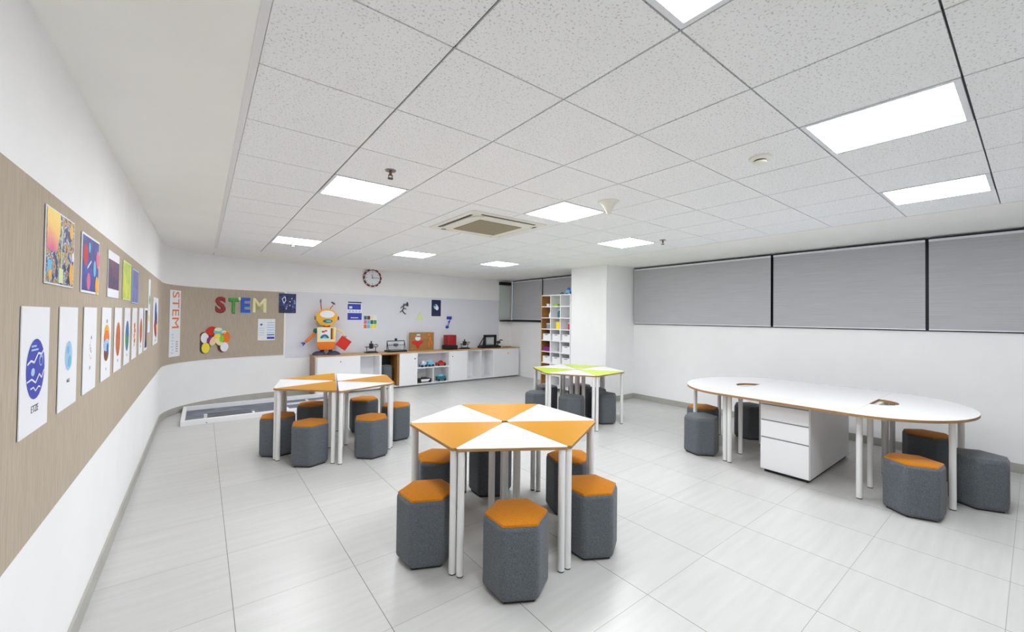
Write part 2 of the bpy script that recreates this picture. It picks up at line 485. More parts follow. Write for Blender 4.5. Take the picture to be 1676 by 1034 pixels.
# left border (slightly lower) with curved corner: polygon
pts = [(gx0 - 0.012, YS), (gx0 - 0.012, gy1 + 0.01)]
wl = wall_line(-0.02, YS, XR)
poly = [(gx0 - 0.012, YS - 0.05)] + [(gx0 - 0.012, 7.75)]
arc = [p for p in wl if p.x < gx0 - 0.012]
poly += [(p.x, p.y) for p in reversed(arc)] + [(XL - 0.02, YS - 0.05)]
mb.prism(list(reversed(poly)), ZG, ZG + 0.09)
struct(mb.build('ceiling_border_left', 'gypsum'))
mb = MB(); mb.box(gx0 - 0.0118, gx0 + 0.003, YS, gy1, ZC + 0.001, ZC + 0.07)
mb.box(gx0 - 0.0118, gx1, gy1 + 0.0005, YB + 0.05, ZC - 0.001, ZC + 0.07)
mb.box(gx1 + 0.002, XR + 0.05, YS, YB + 0.05, ZC - 0.0015, ZC + 0.07)
mb.box(gx0 + 0.003, gx1 + 0.002, YS, gy0 - 0.002, ZC - 0.001, ZC + 0.07)
struct(mb.build('ceiling_border_right', 'gypsum'))

mb = MB(); mb.box(gx0 - 0.026, gx0 + 0.001, gy0, gy1, ZC - 0.006, ZC - 0.0015)
struct(mb.build('trim_4', mat('ceiling_edge_trim', (232, 232, 233), 0.5)))
def light_label(i, j):
    col = {1: 'left', 4: 'middle', 7: 'right'}[i]
    if j < 0: return 'square white ceiling light panel in the %s column behind the camera' % col
    row = {1: 'nearest row', 5: 'second row', 6: 'second row', 11: 'far row'}[j]
    return 'lit square ceiling light panel, %s column, %s from the camera' % (col, row)
LL = {(1, 1): 'glowing square ceiling light cut by the top edge of the photo', (4, 1): 'largest glowing ceiling light panel at upper right',
      (7, 1): 'glowing ceiling light panel nearest the right window blinds', (1, 6): 'glowing ceiling light panel beside the front left sprinkler',
      (4, 5): 'glowing ceiling light panel just right of the air conditioner', (7, 6): 'glowing ceiling light panel above the white column',
      (1, 11): 'small far ceiling light panel at the left by the back wall', (4, 11): 'small far ceiling light panel just right of the wall clock',
      (7, 11): 'small far ceiling light panel nearest the far window blinds'}
for i, j in LIGHTS:
    x, y = CX0 + (i + 0.5) * CT, CY0 + (j + 0.5) * CT
    t = thing('ceiling_light', LL.get((i, j)) or light_label(i, j), 'ceiling light', (x, y, ZC - 0.002), 0, 'square ceiling light panels')
    h = CT / 2 - g
    w = 0.022
    f = MB(); f.box(-h, h, -h, -h + w, 0, 0.03); f.box(-h, h, h - w, h, 0, 0.03); f.box(-h, -h + w, -h + w, h - w, 0, 0.03); f.box(h - w, h, -h + w, h - w, 0, 0.03)
    f.build('frame', 'trim', t)
    d = MB(); d.box(-h + w, h - w, -h + w, h - w, 0.003, 0.02); d.build('diffuser', 'emit', t)

# ---------------------------------------------------------------- ceiling fittings
t = thing('air_conditioner', 'ivory ceiling cassette air conditioner with beige square grille', 'air conditioner', (2.39, 3.56, ZC), 0)
def rsq(h, r, n=6):
    p = []
    for cx, cy, a0 in ((h - r, h - r, 0), (-h + r, h - r, PI / 2), (-h + r, -h + r, PI), (h - r, -h + r, 3 * PI / 2)):
        for k in range(n + 1):
            a = a0 + PI / 2 * k / n; p.append((cx + r * math.cos(a), cy + r * math.sin(a)))
    return p
p = MB(); p.prism(rsq(0.46, 0.03), -0.010, -0.0005); p.prism(rsq(0.36, 0.10), -0.022, -0.010); p.build('panel', 'acwhite', t, bevel=0.008)
p = MB(); p.box(-0.26, 0.26, -0.26, 0.26, -0.0275, -0.0225); p.build('intake_grille', 'beige', t)
for k in range(4):
    a = k * PI / 2
    p = MB(); p.at(rz=a); p.box(-0.33, 0.33, 0.385, 0.41, -0.0125, -0.0105); p.build('air_outlet', 'black', t)
    q = MB(); q.at(rz=a); q.box(-0.29, 0.29, 0.362, 0.382, -0.022, -0.0105); q.build('louvre_flap', 'acwhite', t)

def sprinkler(x, y, label, s=1.0):
    t = thing('fire_sprinkler', label, 'sprinkler', (x, y, ZC), 0, 'ceiling fire sprinklers')
    p = MB(); p.lathe([(0.034, -0.006), (0.036, -0.0005)], 18); p.build('escutcheon', 'chrome', t, smooth=True)
    p = MB(); p.tube((0, 0, -0.006), (0, 0, -0.035), 0.009); p.tube((0.012, 0, -0.03), (0.012, 0, -0.055), 0.003); p.tube((-0.012, 0, -0.03), (-0.012, 0, -0.055), 0.003)
    p.box(-0.014, 0.014, -0.003, 0.003, -0.036, -0.03)
    p.build('body', 'copper', t)
    p = MB(); p.lathe([(0.018, -0.058), (0.018, -0.054)], 14); p.build('deflector', 'dgrey', t)
sprinkler(0.98, 2.62, 'small fire sprinkler beside the left ceiling light, hanging from its tile')
sprinkler(4.45, 2.78, 'small fire sprinkler beside the light panel above the white column')
sprinkler(0.96, 6.10, 'tiny far fire sprinkler below the far left ceiling light')
t = thing('smoke_detector', 'round white smoke detector with dark vent slot on a ceiling tile', 'smoke detector', (2.62, 1.0, ZC), 0)
p = MB(); p.lathe([(0.045, -0.018), (0.058, -0.010), (0.06, -0.0005)], 26); p.build('base', 'acwhite', t, smooth=True)
p = MB(); p.lathe([(0.030, -0.026), (0.032, -0.018)], 20); p.build('vent', 'dgrey', t)
p = MB(); p.lathe([(0.02, -0.042), (0.034, -0.036), (0.036, -0.026)], 20); p.build('cap', 'acwhite', t, smooth=True)
t = thing('ceiling_sensor', 'white funnel shaped ceiling sensor hanging beside the middle light', 'sensor', (2.66, 2.16, ZC), 0)
p = MB(); p.lathe([(0.085, -0.006), (0.088, -0.0005)], 26); p.build('flange', 'acwhite', t, smooth=True)
p = MB(); p.lathe([(0.012, -0.105), (0.018, -0.095), (0.05, -0.03), (0.078, -0.006)], 26); p.build('cone', 'acwhite', t, smooth=True)

# ---------------------------------------------------------------- blinds
def blind(y0, y1, label, x=6.50, z1=2.456, z0=1.415):
    t = thing('roller_blind', label, 'roller blind', (x, (y0 + y1) / 2, z0), 0, 'grey roller blinds')
    h = (y1 - y0) / 2
    p = MB(); p.box(-0.004, 0.004, -h, h, 0.012, z1 - z0 - 0.03); p.build('fabric', 'blind', t)
    p = MB(); p.box(-0.010, 0.010, -h, h, 0.0, 0.012); p.build('bottom_bar', 'trim', t)
    p = MB(); p.tube((0.012, -h, z1 - z0 - 0.012), (0.012, h, z1 - z0 - 0.012), 0.016); p.build('roller_tube', 'darkframe', t)
    p = MB(); p.box(-0.012, -0.006, -h, h, z1 - z0 - 0.044, z1 - z0 - 0.018); p.build('fascia', 'trim', t)
blind(2.335, 4.645, 'grey roller blind nearest the white column')
blind(0.766, 2.300, 'middle grey roller blind between the two dark window gaps')
blind(-0.79, 0.738, 'grey roller blind cut by the right edge of the photo')
blind(-2.4, -0.83, 'grey roller blind beyond the right edge of the photo')
blind(7.26, 8.43, 'far grey roller blind in the back right corner', x=6.49, z0=1.45)
blind(5.62, 7.22, 'far grey roller blind behind the cube shelf', x=6.49, z0=1.45)
mb = MB(); mb.box(6.12, 6.44, 8.47, 8.503, 1.44, 2.34)
struct(mb.build('trim_2', 'glassgreen'))
mb = MB(); mb.box(6.10, 6.44, 8.42, 8.503, 2.342, 2.42)
struct(mb.build('trim_3', 'black'))

# ---------------------------------------------------------------- stools
def hexpts(r, rot=0.0, round_=0.0):
    return [(r * math.cos(rot + k * PI / 3), r * math.sin(rot + k * PI / 3)) for k in range(6)]
SH = 0.405
def make_stool(fab):
    t = thing('hexagonal_stool', '', 'stool')
    p = MB(); p.prism(hexpts(0.192), 0.012, SH); p.build('body', 'greyfab', t, bevel=0.026, seg=4, smooth=True)
    p = MB(); n = 6
    rings = [(0.180, SH - 0.004), (0.176, SH + 0.006), (0.150, SH + 0.013), (0.08, SH + 0.018)]
    v = []
    for r, z in rings: v += [(x, y, z) for x, y in hexpts(r)]
    v.append((0, 0, SH + 0.019))
    f = [tuple(reversed(range(6)))]
    for j in range(3): f += [(6 * j + i, 6 * j + (i + 1) % 6, 6 * j + 6 + (i + 1) % 6, 6 * j + 6 + i) for i in range(6)]
    f += [(18 + i, 18 + (i + 1) % 6, 24) for i in range(6)]
    p.add(v, f); p.build('seat_pad', fab, t, smooth=True)
    p = MB(); p.prism(hexpts(0.165), 0.0, 0.0125); p.build('base', 'legcap', t)
    return t
s_or = make_stool('orangefab'); s_gr = make_stool('greyfab2')
used = {'o': False, 'g': False}
def stool(x, y, deg, kind, label, group):
    proto = s_or if kind == 'o' else s_gr
    if not used[kind]:
        used[kind] = True; t = proto
    else:
        t = copy_tree(proto)
    t.location = (x, y, 0); t.rotation_euler = (0, 0, math.radians(deg))
    t['label'] = label; t['category'] = 'stool'; t['group'] = group
    return t
G1 = 'stools around the front orange and white table'
stool(1.425, 1.79, 30, 'o', 'orange topped grey hexagonal stool nearest the camera, in front of the table', G1)
stool(1.15, 2.35, 34, 'o', 'orange topped grey stool at the front left of the nearest table', G1)
stool(2.05, 1.80, 30, 'o', 'orange topped grey stool at the front right of the nearest table', G1)
stool(1.50, 2.88, 20, 'o', 'orange topped stool seen under the rear left of the nearest table', G1)
stool(2.34, 2.27, 10, 'o', 'orange topped stool half hidden behind right legs of the nearest table', G1)
stool(2.02, 2.91, 25, 'o', 'dark shaded stool behind the centre legs of the nearest table', G1)
G2 = 'stools around the far left orange table'
stool(0.68, 5.04, 20, 'o', 'orange topped stool at the far left, beside the double table legs', G2)
stool(0.90, 4.53, 20, 'o', 'orange topped grey stool in front of the left table', G2)
stool(1.11, 5.46, 12, 'o', 'orange topped stool in shade behind the left table, before the floor tray', G2)
stool(1.72, 5.42, 25, 'o', 'orange topped stool behind the right half of the left table', G2)
stool(1.48, 4.40, 15, 'o', 'orange topped stool at the front right of the left table', G2)
stool(1.93, 4.84, 5, 'o', 'orange topped stool at the right end of the left table', G2)
G3 = 'stools around the green and white table'
stool(4.13, 3.98, 30, 'g', 'all grey stool in the middle under the green and white table', G3)
stool(4.67, 3.85, 32, 'g', 'all grey stool at the right front of the green and white table', G3)
stool(3.94, 4.48, 30, 'g', 'all grey stool at the left end of the green and white table', G3)
stool(4.40, 4.80, 30, 'g', 'all grey stool behind the green table, left of its centre legs', G3)
stool(4.93, 4.57, 30, 'g', 'all grey stool behind the green table, right of its centre legs', G3)
stool(4.86, 4.20, 10, 'g', 'all grey stool tucked behind the right legs of the green table', G3)
G4 = 'stools around the long white oval table'
stool(4.50, 0.60, 55, 'o', 'orange topped grey stool at the near front of the long oval table', G4)
stool(5.14, 0.30, 0, 'g', 'grey topped stool at the right end of the long oval table', G4)
stool(5.69, 0.66, 20, 'o', 'orange topped dark stool behind the right leg of the oval table', G4)
stool(4.53, 2.33, 15, 'g', 'grey topped stool at the left end of the long oval table', G4)
stool(5.03, 2.57, 10, 'o', 'orange topped stool behind the grey one at the oval table left end', G4)
stool(5.64, 2.27, 20, 'g', 'dark grey stool behind the leg left of the drawer pedestal', G4)

# ---------------------------------------------------------------- triangular tables
TZ = 0.742
R_T = 0.685
def tri_table(cx, cy, a0, top, label, group):
    """one 60 degree wedge; a0 = direction of its first outer corner"""
    t = thing('triangular_table', label, 'table', (cx, cy, 0), a0, group)
    a = PI / 3
    gap = 0.0012
    def P(r, th): return (r * math.cos(th), r * math.sin(th))
    A = P(R_T, 0); B = P(R_T, a)
    mid = (math.cos(a / 2) * gap * 2, math.sin(a / 2) * gap * 2)
    u = ((B[0] - A[0]) / R_T, (B[1] - A[1]) / R_T)
    c = 0.022
    pts = [P(c * 1.3, 0), P(R_T - c, 0), (A[0] + u[0] * c, A[1] + u[1] * c), (B[0] - u[0] * c, B[1] - u[1] * c), P(R_T - c, a), P(c * 1.3, a)]
    pts = [(x * 0.998 + mid[0], y * 0.998 + mid[1]) for x, y in pts]
    p = MB(); p.prism(pts, TZ - 0.018, TZ, 1, 0, 1); p.build('table_top', [top, 'ply'], t, bevel=0.0015, seg=1)
    cen = (sum(x for x, y in pts) / 6, sum(y for x, y in pts) / 6)
    ctr3 = ((A[0] + B[0]) / 3, (A[1] + B[1]) / 3)
    legs = []
    for q in ((0, 0), A, B):
        d = Vector((ctr3[0] - q[0], ctr3[1] - q[1])).normalized()
        ins = 0.105 if q == (0, 0) else 0.052
        legs.append((q[0] + d.x * ins, q[1] + d.y * ins))
    for lx, ly in legs:
        p = MB(); p.tube((lx, ly, 0.008), (lx, ly, TZ - 0.018), 0.021, 18)
        lg = p.build('leg', 'leg', t, smooth=True)
        p = MB(); p.tube((lx, ly, 0.0), (lx, ly, 0.0085), 0.0195, 18); p.build('foot_cap', 'legcap', lg)
    return t
def ring(cx, cy, deg, tops, labels, group):
    for k in range(6):
        tri_table(cx, cy, math.radians(deg + 60 * k), tops[k], labels[k], group)
O, W, Gn = 'orange_top', 'white_top', 'lime_top'
G = 'triangular tables of the front hexagon'
# corners: 28 E, 88 N(far), 148 W, 208, 268, 328
ring(1.765, 2.365, 28, [O, W, O, W, O, W],
     ['orange triangular table, far wedge of the nearest hexagon', 'white triangular table, back left wedge of the nearest hexagon',
      'orange triangular table, front left wedge of the nearest hexagon', 'white triangular table, front wedge of the nearest hexagon over the front stool',
      'orange triangular table, front right wedge of the nearest hexagon', 'white triangular table, back right wedge of the nearest hexagon'], G)
G = 'triangular tables of the left hexagon'
for k, (deg, tp, lb) in enumerate([(75, O, 'orange triangular table, rear wedge in left half of the left hexagon'),
                                   (135, W, 'white triangular table, left wedge in left half of the left hexagon'),
                                   (195, O, 'orange triangular table, front wedge in left half of the left hexagon')]):
    tri_table(1.250, 4.980, math.radians(deg + 2), tp, lb, G)
for k, (deg, tp, lb) in enumerate([(12, W, 'white triangular table, rear wedge in right half of the left hexagon'),
                                   (-48, O, 'orange triangular table, right wedge in right half of the left hexagon'),
                                   (-108, W, 'white triangular table, front wedge in right half of the left hexagon')]):
    tri_table(1.254, 4.925, math.radians(deg + 5), tp, lb, G)
G = 'triangular tables of the green hexagon'
ring(4.45, 4.17, 5, [Gn, W, Gn, W, Gn, W],
     ['lime green triangular table, far wedge of the hexagon by the column', 'white triangular table, left rear wedge of the green and white hexagon',
      'lime green triangular table, left front wedge of the hexagon by the column', 'white triangular table, front wedge of the green and white hexagon',
      'lime green triangular table, right front wedge of the hexagon by the column', 'white triangular table, right rear wedge of the green and white hexagon'], G)

# ---------------------------------------------------------------- long oval table (two rounded ends, a middle desk and a pedestal)
OX0, OX1, OY0, OY1 = 4.27, 5.95, 0.95, 2.01
ocx = (OX0 + OX1) / 2
def end_table(yseam, sgn, label):
    t = thing('rounded_end_table', label, 'table', (ocx, yseam, 0), 0 if sgn > 0 else PI, 'rounded end tables of the oval table')
    a, b = (OX1 - OX0) / 2, 0.665
    pts = [(a * math.cos(th) if abs(math.cos(th)) > 1e-9 else 0, 0.0006 + b * math.sin(th)) for th in [PI * k / 40 for k in range(41)]]
    hr = 0.19
    cut = [(-hr * math.cos(th), 0.003 + hr * math.sin(th) * 0.92) for th in [PI * k / 16 for k in range(17)]]
    # outline: outer arc from +x to -x, then along the seam and round the cable cut-out
    pts = pts + cut
    # build by two loops (strip between arc and seam) to keep faces clean
    p = MB()
    n = 40
    outer = [(a * math.cos(PI * k / n), 0.0006 + b * math.sin(PI * k / n)) for k in range(n + 1)]
    inner = [(hr * math.cos(PI * k / n), 0.0006 + hr * 0.92 * math.sin(PI * k / n)) for k in range(n + 1)]
    v = []
    for (x, y), (u, w) in zip(outer, inner):
        v += [(x, y, TZ - 0.022), (x, y, TZ), (u, w, TZ - 0.022), (u, w, TZ)]
    f = []; mi = []
    for k in range(n):
        q = 4 * k; r = q + 4
        f += [(q + 1, r + 1, r + 3, q + 3), (q, q + 2, r + 2, r), (q, r, r + 1, q + 1), (q + 2, q + 3, r + 3, r + 2)]
        mi += [0, 1, 1, 1]
    f += [(0, 1, 3, 2), (4 * n, 4 * n + 2, 4 * n + 3, 4 * n + 1)]; mi += [1, 1]
    p.add(v, f, mi)
    p.build('table_top', ['white_top', 'ply'], t)
    p = MB(); p.at()
    m_ = [(hr * 1.02 * math.cos(PI * k / 16), 0.003 + hr * 0.94 * math.sin(PI * k / 16)) for k in range(17)]
    p.prism(m_, TZ - 0.075, TZ - 0.068); p.build('cable_tray', 'oakdark', t)
    s = 1
    for lx, ly in [(-0.65, 0.026), (-0.28, 0.026), (0.28, 0.026), (0.65, 0.026), (-0.31, 0.535), (0.30, 0.535)]:
        p = MB(); p.tube((lx, ly, 0.008), (lx, ly, TZ - 0.022), 0.022, 18); lg = p.build('leg', 'leg', t, smooth=True)
        p = MB(); p.tube((lx, ly, 0), (lx, ly, 0.0085), 0.02, 18); p.build('foot_cap', 'legcap', lg)
    p = MB(); p.box(-0.63, 0.63, 0.016, 0.036, TZ - 0.055, TZ - 0.0225); p.box(-0.30, 0.29, 0.525, 0.545, TZ - 0.055, TZ - 0.0225)
    p.build('frame_rail', 'leg', t)
end_table(OY1, 1, 'white rounded end table with half round cut-out, left end of the oval')
end_table(OY0, -1, 'white rounded end table with half round cut-out, right end of the oval')
t = thing('middle_desk', 'white rectangular desk top bridging the two rounded ends over the pedestal', 'table', (ocx, (OY0 + OY1) / 2, 0))
hx, hy = (OX1 - OX0) / 2, (OY1 - OY0) / 2 - 0.0006
p = MB(); p.prism([(-hx, -hy), (hx, -hy), (hx, hy), (-hx, hy)], TZ - 0.022, TZ, 1, 0, 1); p.build('table_top', ['white_top', 'ply'], t)
for lx, ly in [(-0.66, hy - 0.024), (0.66, hy - 0.024), (0.66, -hy + 0.024)]:
    p = MB(); p.tube((lx, ly, 0.008), (lx, ly, TZ - 0.022), 0.022, 18); lg = p.build('leg', 'leg', t, smooth=True)
    p = MB(); p.tube((lx, ly, 0), (lx, ly, 0.0085), 0.02, 18); p.build('foot_cap', 'legcap', lg)
# drawer pedestal, fronts face -x
px0, px1, py0, py1 = 4.44, 5.72, 1.275, 1.685
t = thing('drawer_pedestal', 'white three drawer pedestal under the long oval table', 'drawer unit', (px0, (py0 + py1) / 2, 0))
hw = (py1 - py0) / 2; dd = px1 - px0
p = MB(); p.box(0.022, dd, -hw, hw, 0.03, TZ - 0.024); p.build('carcass', 'white', t, bevel=0.003, seg=1)
p = MB(); p.box(0.05, dd - 0.03, -hw + 0.02, hw - 0.02, 0.0, 0.0295); p.build('plinth', 'black', t)
for z0, z1, nm in ((0.04, 0.345, 'drawer'), (0.357, 0.515, 'drawer'), (0.527, 0.672, 'drawer')):
    p = MB(); p.box(0.0, 0.0215, -hw + 0.002, hw - 0.002, z0, z1); d = p.build(nm, 'white', t, bevel=0.002, seg=1)
    p = MB(); p.box(0.006, 0.0215, -hw + 0.01, hw - 0.01, z1 + 0.0005, z1 + 0.009); p.build('finger_pull', 'grey', d)
p = MB(); p.box(0.0, 0.0215, -hw + 0.002, hw - 0.002, 0.684, TZ - 0.026); p.build('top_rail', 'white', t)

# ---------------------------------------------------------------- cabinets along the back wall
FY, BY_ = 8.12, 8.502
TH = 0.02
CZ0, CZ1 = 0.035, 0.722
mb = MB(); mb.box(1.655, 6.492, FY - 0.012, YB - 0.011, CZ1 + 0.0005, CZ1 + 0.0235)
tag(mb.build('worktop', 'oak', bevel=0.002, seg=1), 'long thin wood topped worktop running over all the low back wall cabinets', 'worktop')
def carcass(t, x0, x1, openings, side_mat='white', back='white', ox=0.0):
    """panels of a unit from x0 to x1 (local = world minus ox), openings cut as bays [a,b]"""
    p = MB()
    p.box(x0 - ox, x1 - ox, 0.03 - 0.03, BY_ - FY, CZ0, CZ0 + TH)
    p.box(x0 - ox, x1 - ox, 0.0, BY_ - FY, CZ1 - TH, CZ1)
    p.box(x0 - ox, x1 - ox, BY_ - FY - 0.012, BY_ - FY, CZ0 + TH, CZ1 - TH)
    xs = sorted(set([x0, x1 - TH] + [b for o in openings for b in (o[0] - TH, o[1])]))
    for x in xs:
        if x < x0 - 1e-6 or x > x1 - TH + 1e-6: continue
        p.box(x - ox, x + TH - ox, 0.0, BY_ - FY - 0.012, CZ0 + TH, CZ1 - TH)
    return p
def door(t, x0, x1, ox, hx, hz, knob='chrome', leaf='white'):
    p = MB(); p.box(x0 + 0.002 - ox, x1 - 0.002 - ox, -0.018, -0.0005, CZ0 + 0.002, CZ1 - 0.004)
    d = p.build('door', leaf, t, bevel=0.0015, seg=1)
    p = MB(); p.tube((hx - ox, -0.0185, hz), (hx - ox, -0.034, hz), 0.011, 14); p.build('knob', knob, d)
def plinth(t, x0, x1, ox):
    p = MB(); p.box(x0 + 0.01 - ox, x1 - 0.01 - ox, 0.03, BY_ - FY - 0.02, 0, CZ0 - 0.0005); p.build('plinth', 'grey', t)
G = 'low cabinets along the back wall'
x0, x1 = 1.66, 2.895
t = thing('low_cabinet', 'low white cabinet with tan end panel under the cardboard robot', 'cabinet', (x0, FY, 0), 0, G)
carcass(t, x0 + 0.02, x1, [(2.49, 2.875)], ox=x0).build('carcass', 'white', t)
p = MB(); p.box(0, 0.0195, -0.012, BY_ - FY, 0.0, CZ1); p.build('end_panel', 'tanend', t)
door(t, 1.70, 2.49, x0, 2.12, 0.62); plinth(t, x0 + 0.02, x1, x0)
x0, x1 = 2.90, 3.285
t = thing('low_cabinet', 'wood framed open cubby holding a grey stool, between white cabinets', 'cabinet', (x0, FY, 0), 0, G)
p = MB(); w = x1 - x0
p.box(0, w, 0, BY_ - FY, CZ0, CZ0 + TH, 0); p.box(0, w, 0, BY_ - FY, CZ1 - TH, CZ1, 1)
p.box(0, w, BY_ - FY - 0.012, BY_ - FY, CZ0 + TH, CZ1 - TH, 2); p.box(0, 0.018, 0, BY_ - FY - 0.012, CZ0 + TH, CZ1 - TH, 0)
p.box(w - 0.045, w, -0.012, BY_ - FY - 0.012, CZ0 + TH, CZ1 - TH, 1)
p.build('carcass', ['white', 'oakdark', 'black'], t); plinth(t, x0, x1, x0)
t = thing('storage_stool', 'grey fabric stool stored inside the wood framed cubby', 'stool', (3.06, 8.29, CZ0 + TH), 0)
p = MB(); p.prism(hexpts(0.148), 0.0, 0.41); p.build('body', 'greyfab', t, bevel=0.02, seg=3, smooth=True)
p = MB(); p.prism(hexpts(0.128), 0.4102, 0.418); p.build('seat_pad', 'greyfab2', t, bevel=0.003, smooth=True)

x0, x1 = 3.29, 4.935
t = thing('low_cabinet', 'low white cabinet with open toy shelves between two doors', 'cabinet', (x0, FY, 0), 0, G)
p = carcass(t, x0, x1, [(3.70, 4.46)], ox=x0)
p.box(3.70 - x0, 4.46 - x0, 0.005, BY_ - FY - 0.012, 0.375, 0.395)
p.box(4.07 - x0, 4.09 - x0, 0.005, BY_ - FY - 0.012, CZ0 + TH, 0.375)
p.build('carcass', 'white', t)
door(t, 3.29, 3.68, x0, 3.63, 0.60, 'dgrey'); door(t, 4.48, 4.93, x0, 4.54, 0.60, 'red'); plinth(t, x0, x1, x0)
x0, x1 = 4.94, 6.48
t = thing('low_cabinet', 'low white cabinet at the right end with two empty open bays', 'cabinet', (x0, FY, 0), 0, G)
carcass(t, x0, x1, [(4.96, 5.32), (5.34, 5.68)], ox=x0).build('carcass', 'white', t)
door(t, 5.69, 6.475, x0, 6.12, 0.61); plinth(t, x0, x1, x0)
SZ1, SZ0 = 0.395, CZ0 + TH      # shelf surfaces of the toy bays

# toys on the shelves
def rover(x, y, z, bodym, accent, label, grp='toy robots and cars on the cabinet shelves', w=0.14, tall=0.06):
    t = thing('toy_robot', label, 'toy robot', (x, y, z), 0, grp)
    p = MB(); p.box(-w / 2, w / 2, -0.05, 0.05, 0.025, 0.025 + tall); p.build('chassis', bodym, t, bevel=0.01)
    p = MB(); p.ball((0.0, -0.01, 0.03 + tall), (w * 0.28, 0.035, 0.04)); p.build('dome', accent, t, smooth=True)
    for sx in (-1, 1):
        for sy in (-1, 1):
            p = MB(); p.tube((sx * w * 0.34, sy * 0.052, 0.025), (sx * w * 0.34, sy * 0.068, 0.025), 0.025, 16); p.build('wheel', 'black', t, smooth=True)
rover(3.88, 8.24, SZ1, 'lblue', 'white', 'small pale blue and white toy robot on the upper toy shelf', w=0.13)
rover(4.06, 8.25, SZ1, 'sky', 'lblue', 'sky blue toy robot in the middle of the upper toy shelf', w=0.13, tall=0.08)
rover(4.31, 8.24, SZ1, 'red', 'dred', 'red toy car at the right of the upper toy shelf', w=0.22, tall=0.05)
rover(4.32, 8.24, SZ0, 'teal', 'sky', 'teal toy robot on the lower right toy shelf', w=0.22, tall=0.08)
t = thing('toy_robot', 'black flat box vehicle with white label in the lower left toy bay', 'toy robot', (3.90, 8.24, SZ0), 0)
p = MB(); p.box(-0.16, 0.16, -0.07, 0.07, 0.015, 0.085); p.build('chassis', 'black', t, bevel=0.012)
p = MB(); p.box(-0.09, 0.12, -0.0715, -0.0705, 0.025, 0.075); p.build('label_plate', 'paper', t)
p = MB(); p.box(-0.04, 0.06, -0.04, 0.04, 0.0855, 0.115); p.build('control_unit', 'dgrey', t)
for sx in (-0.11, 0.11):
    p = MB(); p.tube((sx, -0.085, 0.025), (sx, -0.071, 0.025), 0.025, 16); p.build('wheel', 'black', t)

# ---------------------------------------------------------------- things standing on the worktop
WT = CZ1 + 0.024
# cardboard robot
t = thing('cardboard_robot', 'tall orange and yellow cardboard robot model standing on the cabinets', 'robot model', (1.90, 8.28, WT), math.radians(-14))
p = MB()
for sx in (-1, 1):
    p.ball((sx * 0.125, 0.0, 0.0), (0.125, 0.09, 0.075), 18, 12)
    # flat soles
p.v = [(x, y, max(z, 0.0)) for x, y, z in p.v]
p.build('feet', 'slate', t, smooth=True)
p = MB(); p.tube((-0.07, 0, 0.06), (-0.07, 0, 0.11), 0.035, 16); p.tube((0.07, 0, 0.06), (0.07, 0, 0.11), 0.035, 16); p.build('ankles', 'black', t, smooth=True)
p = MB()
bt = [(0.165, 0.26), (0.155, 0.235), (0.12, 0.10)]
def loft(mb, secs, mi=0):
    v = []
    for hx, hy, z in secs: v += [(-hx, -hy, z), (hx, -hy, z), (hx, hy, z), (-hx, hy, z)]
    f = [(3, 2, 1, 0), tuple(4 * (len(secs) - 1) + k for k in range(4))]
    for j in range(len(secs) - 1): f += [(4 * j + i, 4 * j + (i + 1) % 4, 4 * j + 4 + (i + 1) % 4, 4 * j + 4 + i) for i in range(4)]
    return mb.add(v, f, mi)
loft(p, [(0.11, 0.07, 0.10), (0.155, 0.085, 0.17), (0.16, 0.09, 0.25)]); p.build('hip_box', 'orange', t, bevel=0.01)
p = MB(); loft(p, [(0.155, 0.088, 0.2505), (0.165, 0.09, 0.53)]); torso = p.build('torso', 'cream', t, bevel=0.008)
p = MB(); p.box(-0.105, 0.06, -0.094, -0.0905, 0.30, 0.50); p.build('chest_panel', 'paper', torso)
p = MB(); p.prism([(0.075 * math.cos(PI * k / 14), 0.0 + 0.075 * math.sin(PI * k / 14)) for k in range(15)], 0, 0.004)
o = p.build('dial', 'teal', torso); o.rotation_euler = (PI / 2, 0, 0); o.location = (-0.03, -0.0945, 0.32)
p = MB(); p.prism([(0.035 * math.cos(PI * k / 10), 0.035 * math.sin(PI * k / 10)) for k in range(11)], 0, 0.003)
o = p.build('dial_face', 'sky', torso); o.rotation_euler = (PI / 2, 0, 0); o.location = (-0.03, -0.0988, 0.322)
p = MB(); p.box(-0.08, -0.03, -0.098, -0.0945, 0.43, 0.46); p.box(-0.03, 0.01, -0.098, -0.0945, 0.45, 0.475); p.build('chest_lamp', 'red', torso)
p = MB(); p.box(0.075, 0.105, -0.100, -0.0905, 0.30, 0.51); p.build('chest_strip', 'brown', torso)
p = MB(); p.box(0.11, 0.13, -0.098, -0.0905, 0.30, 0.51); p.build('chest_edge', 'gold', torso)
p = MB(); p.tube((0, 0, 0.53), (0, 0, 0.57), 0.06, 18); p.build('neck', 'red', t, smooth=True)
# head: chunky octagonal drum facing forward
p = MB()
def drum(mb, cx, cz, rx, rz, y0, y1, n=10, mi=0, rot=0.3):
    f_ = [(cx + rx * math.cos(rot + 2 * PI * k / n), y0, cz + rz * math.sin(rot + 2 * PI * k / n)) for k in range(n)]
    b_ = [(x, y1, z) for x, y, z in f_]
    fc = [tuple(range(n)), tuple(reversed(range(n, 2 * n)))] + [(i, n + i, n + (i + 1) % n, (i + 1) % n) for i in range(n)]
    return mb.add(f_ + b_, fc, mi)
drum(p, 0, 0.715, 0.195, 0.168, -0.10, 0.10); head = p.build('head', 'gold', t, bevel=0.012)
p = MB(); drum(p, 0.01, 0.775, 0.13, 0.07, -0.108, -0.1005, 12); p.build('visor', 'paper', head)
p = MB(); drum(p, 0.02, 0.645, 0.085, 0.035, -0.109, -0.1005, 12); p.build('mouth', 'teal', head)
p = MB(); drum(p, 0.035, 0.645, 0.05, 0.02, -0.1125, -0.1092, 12); p.build('mouth_inner', 'sky', head)
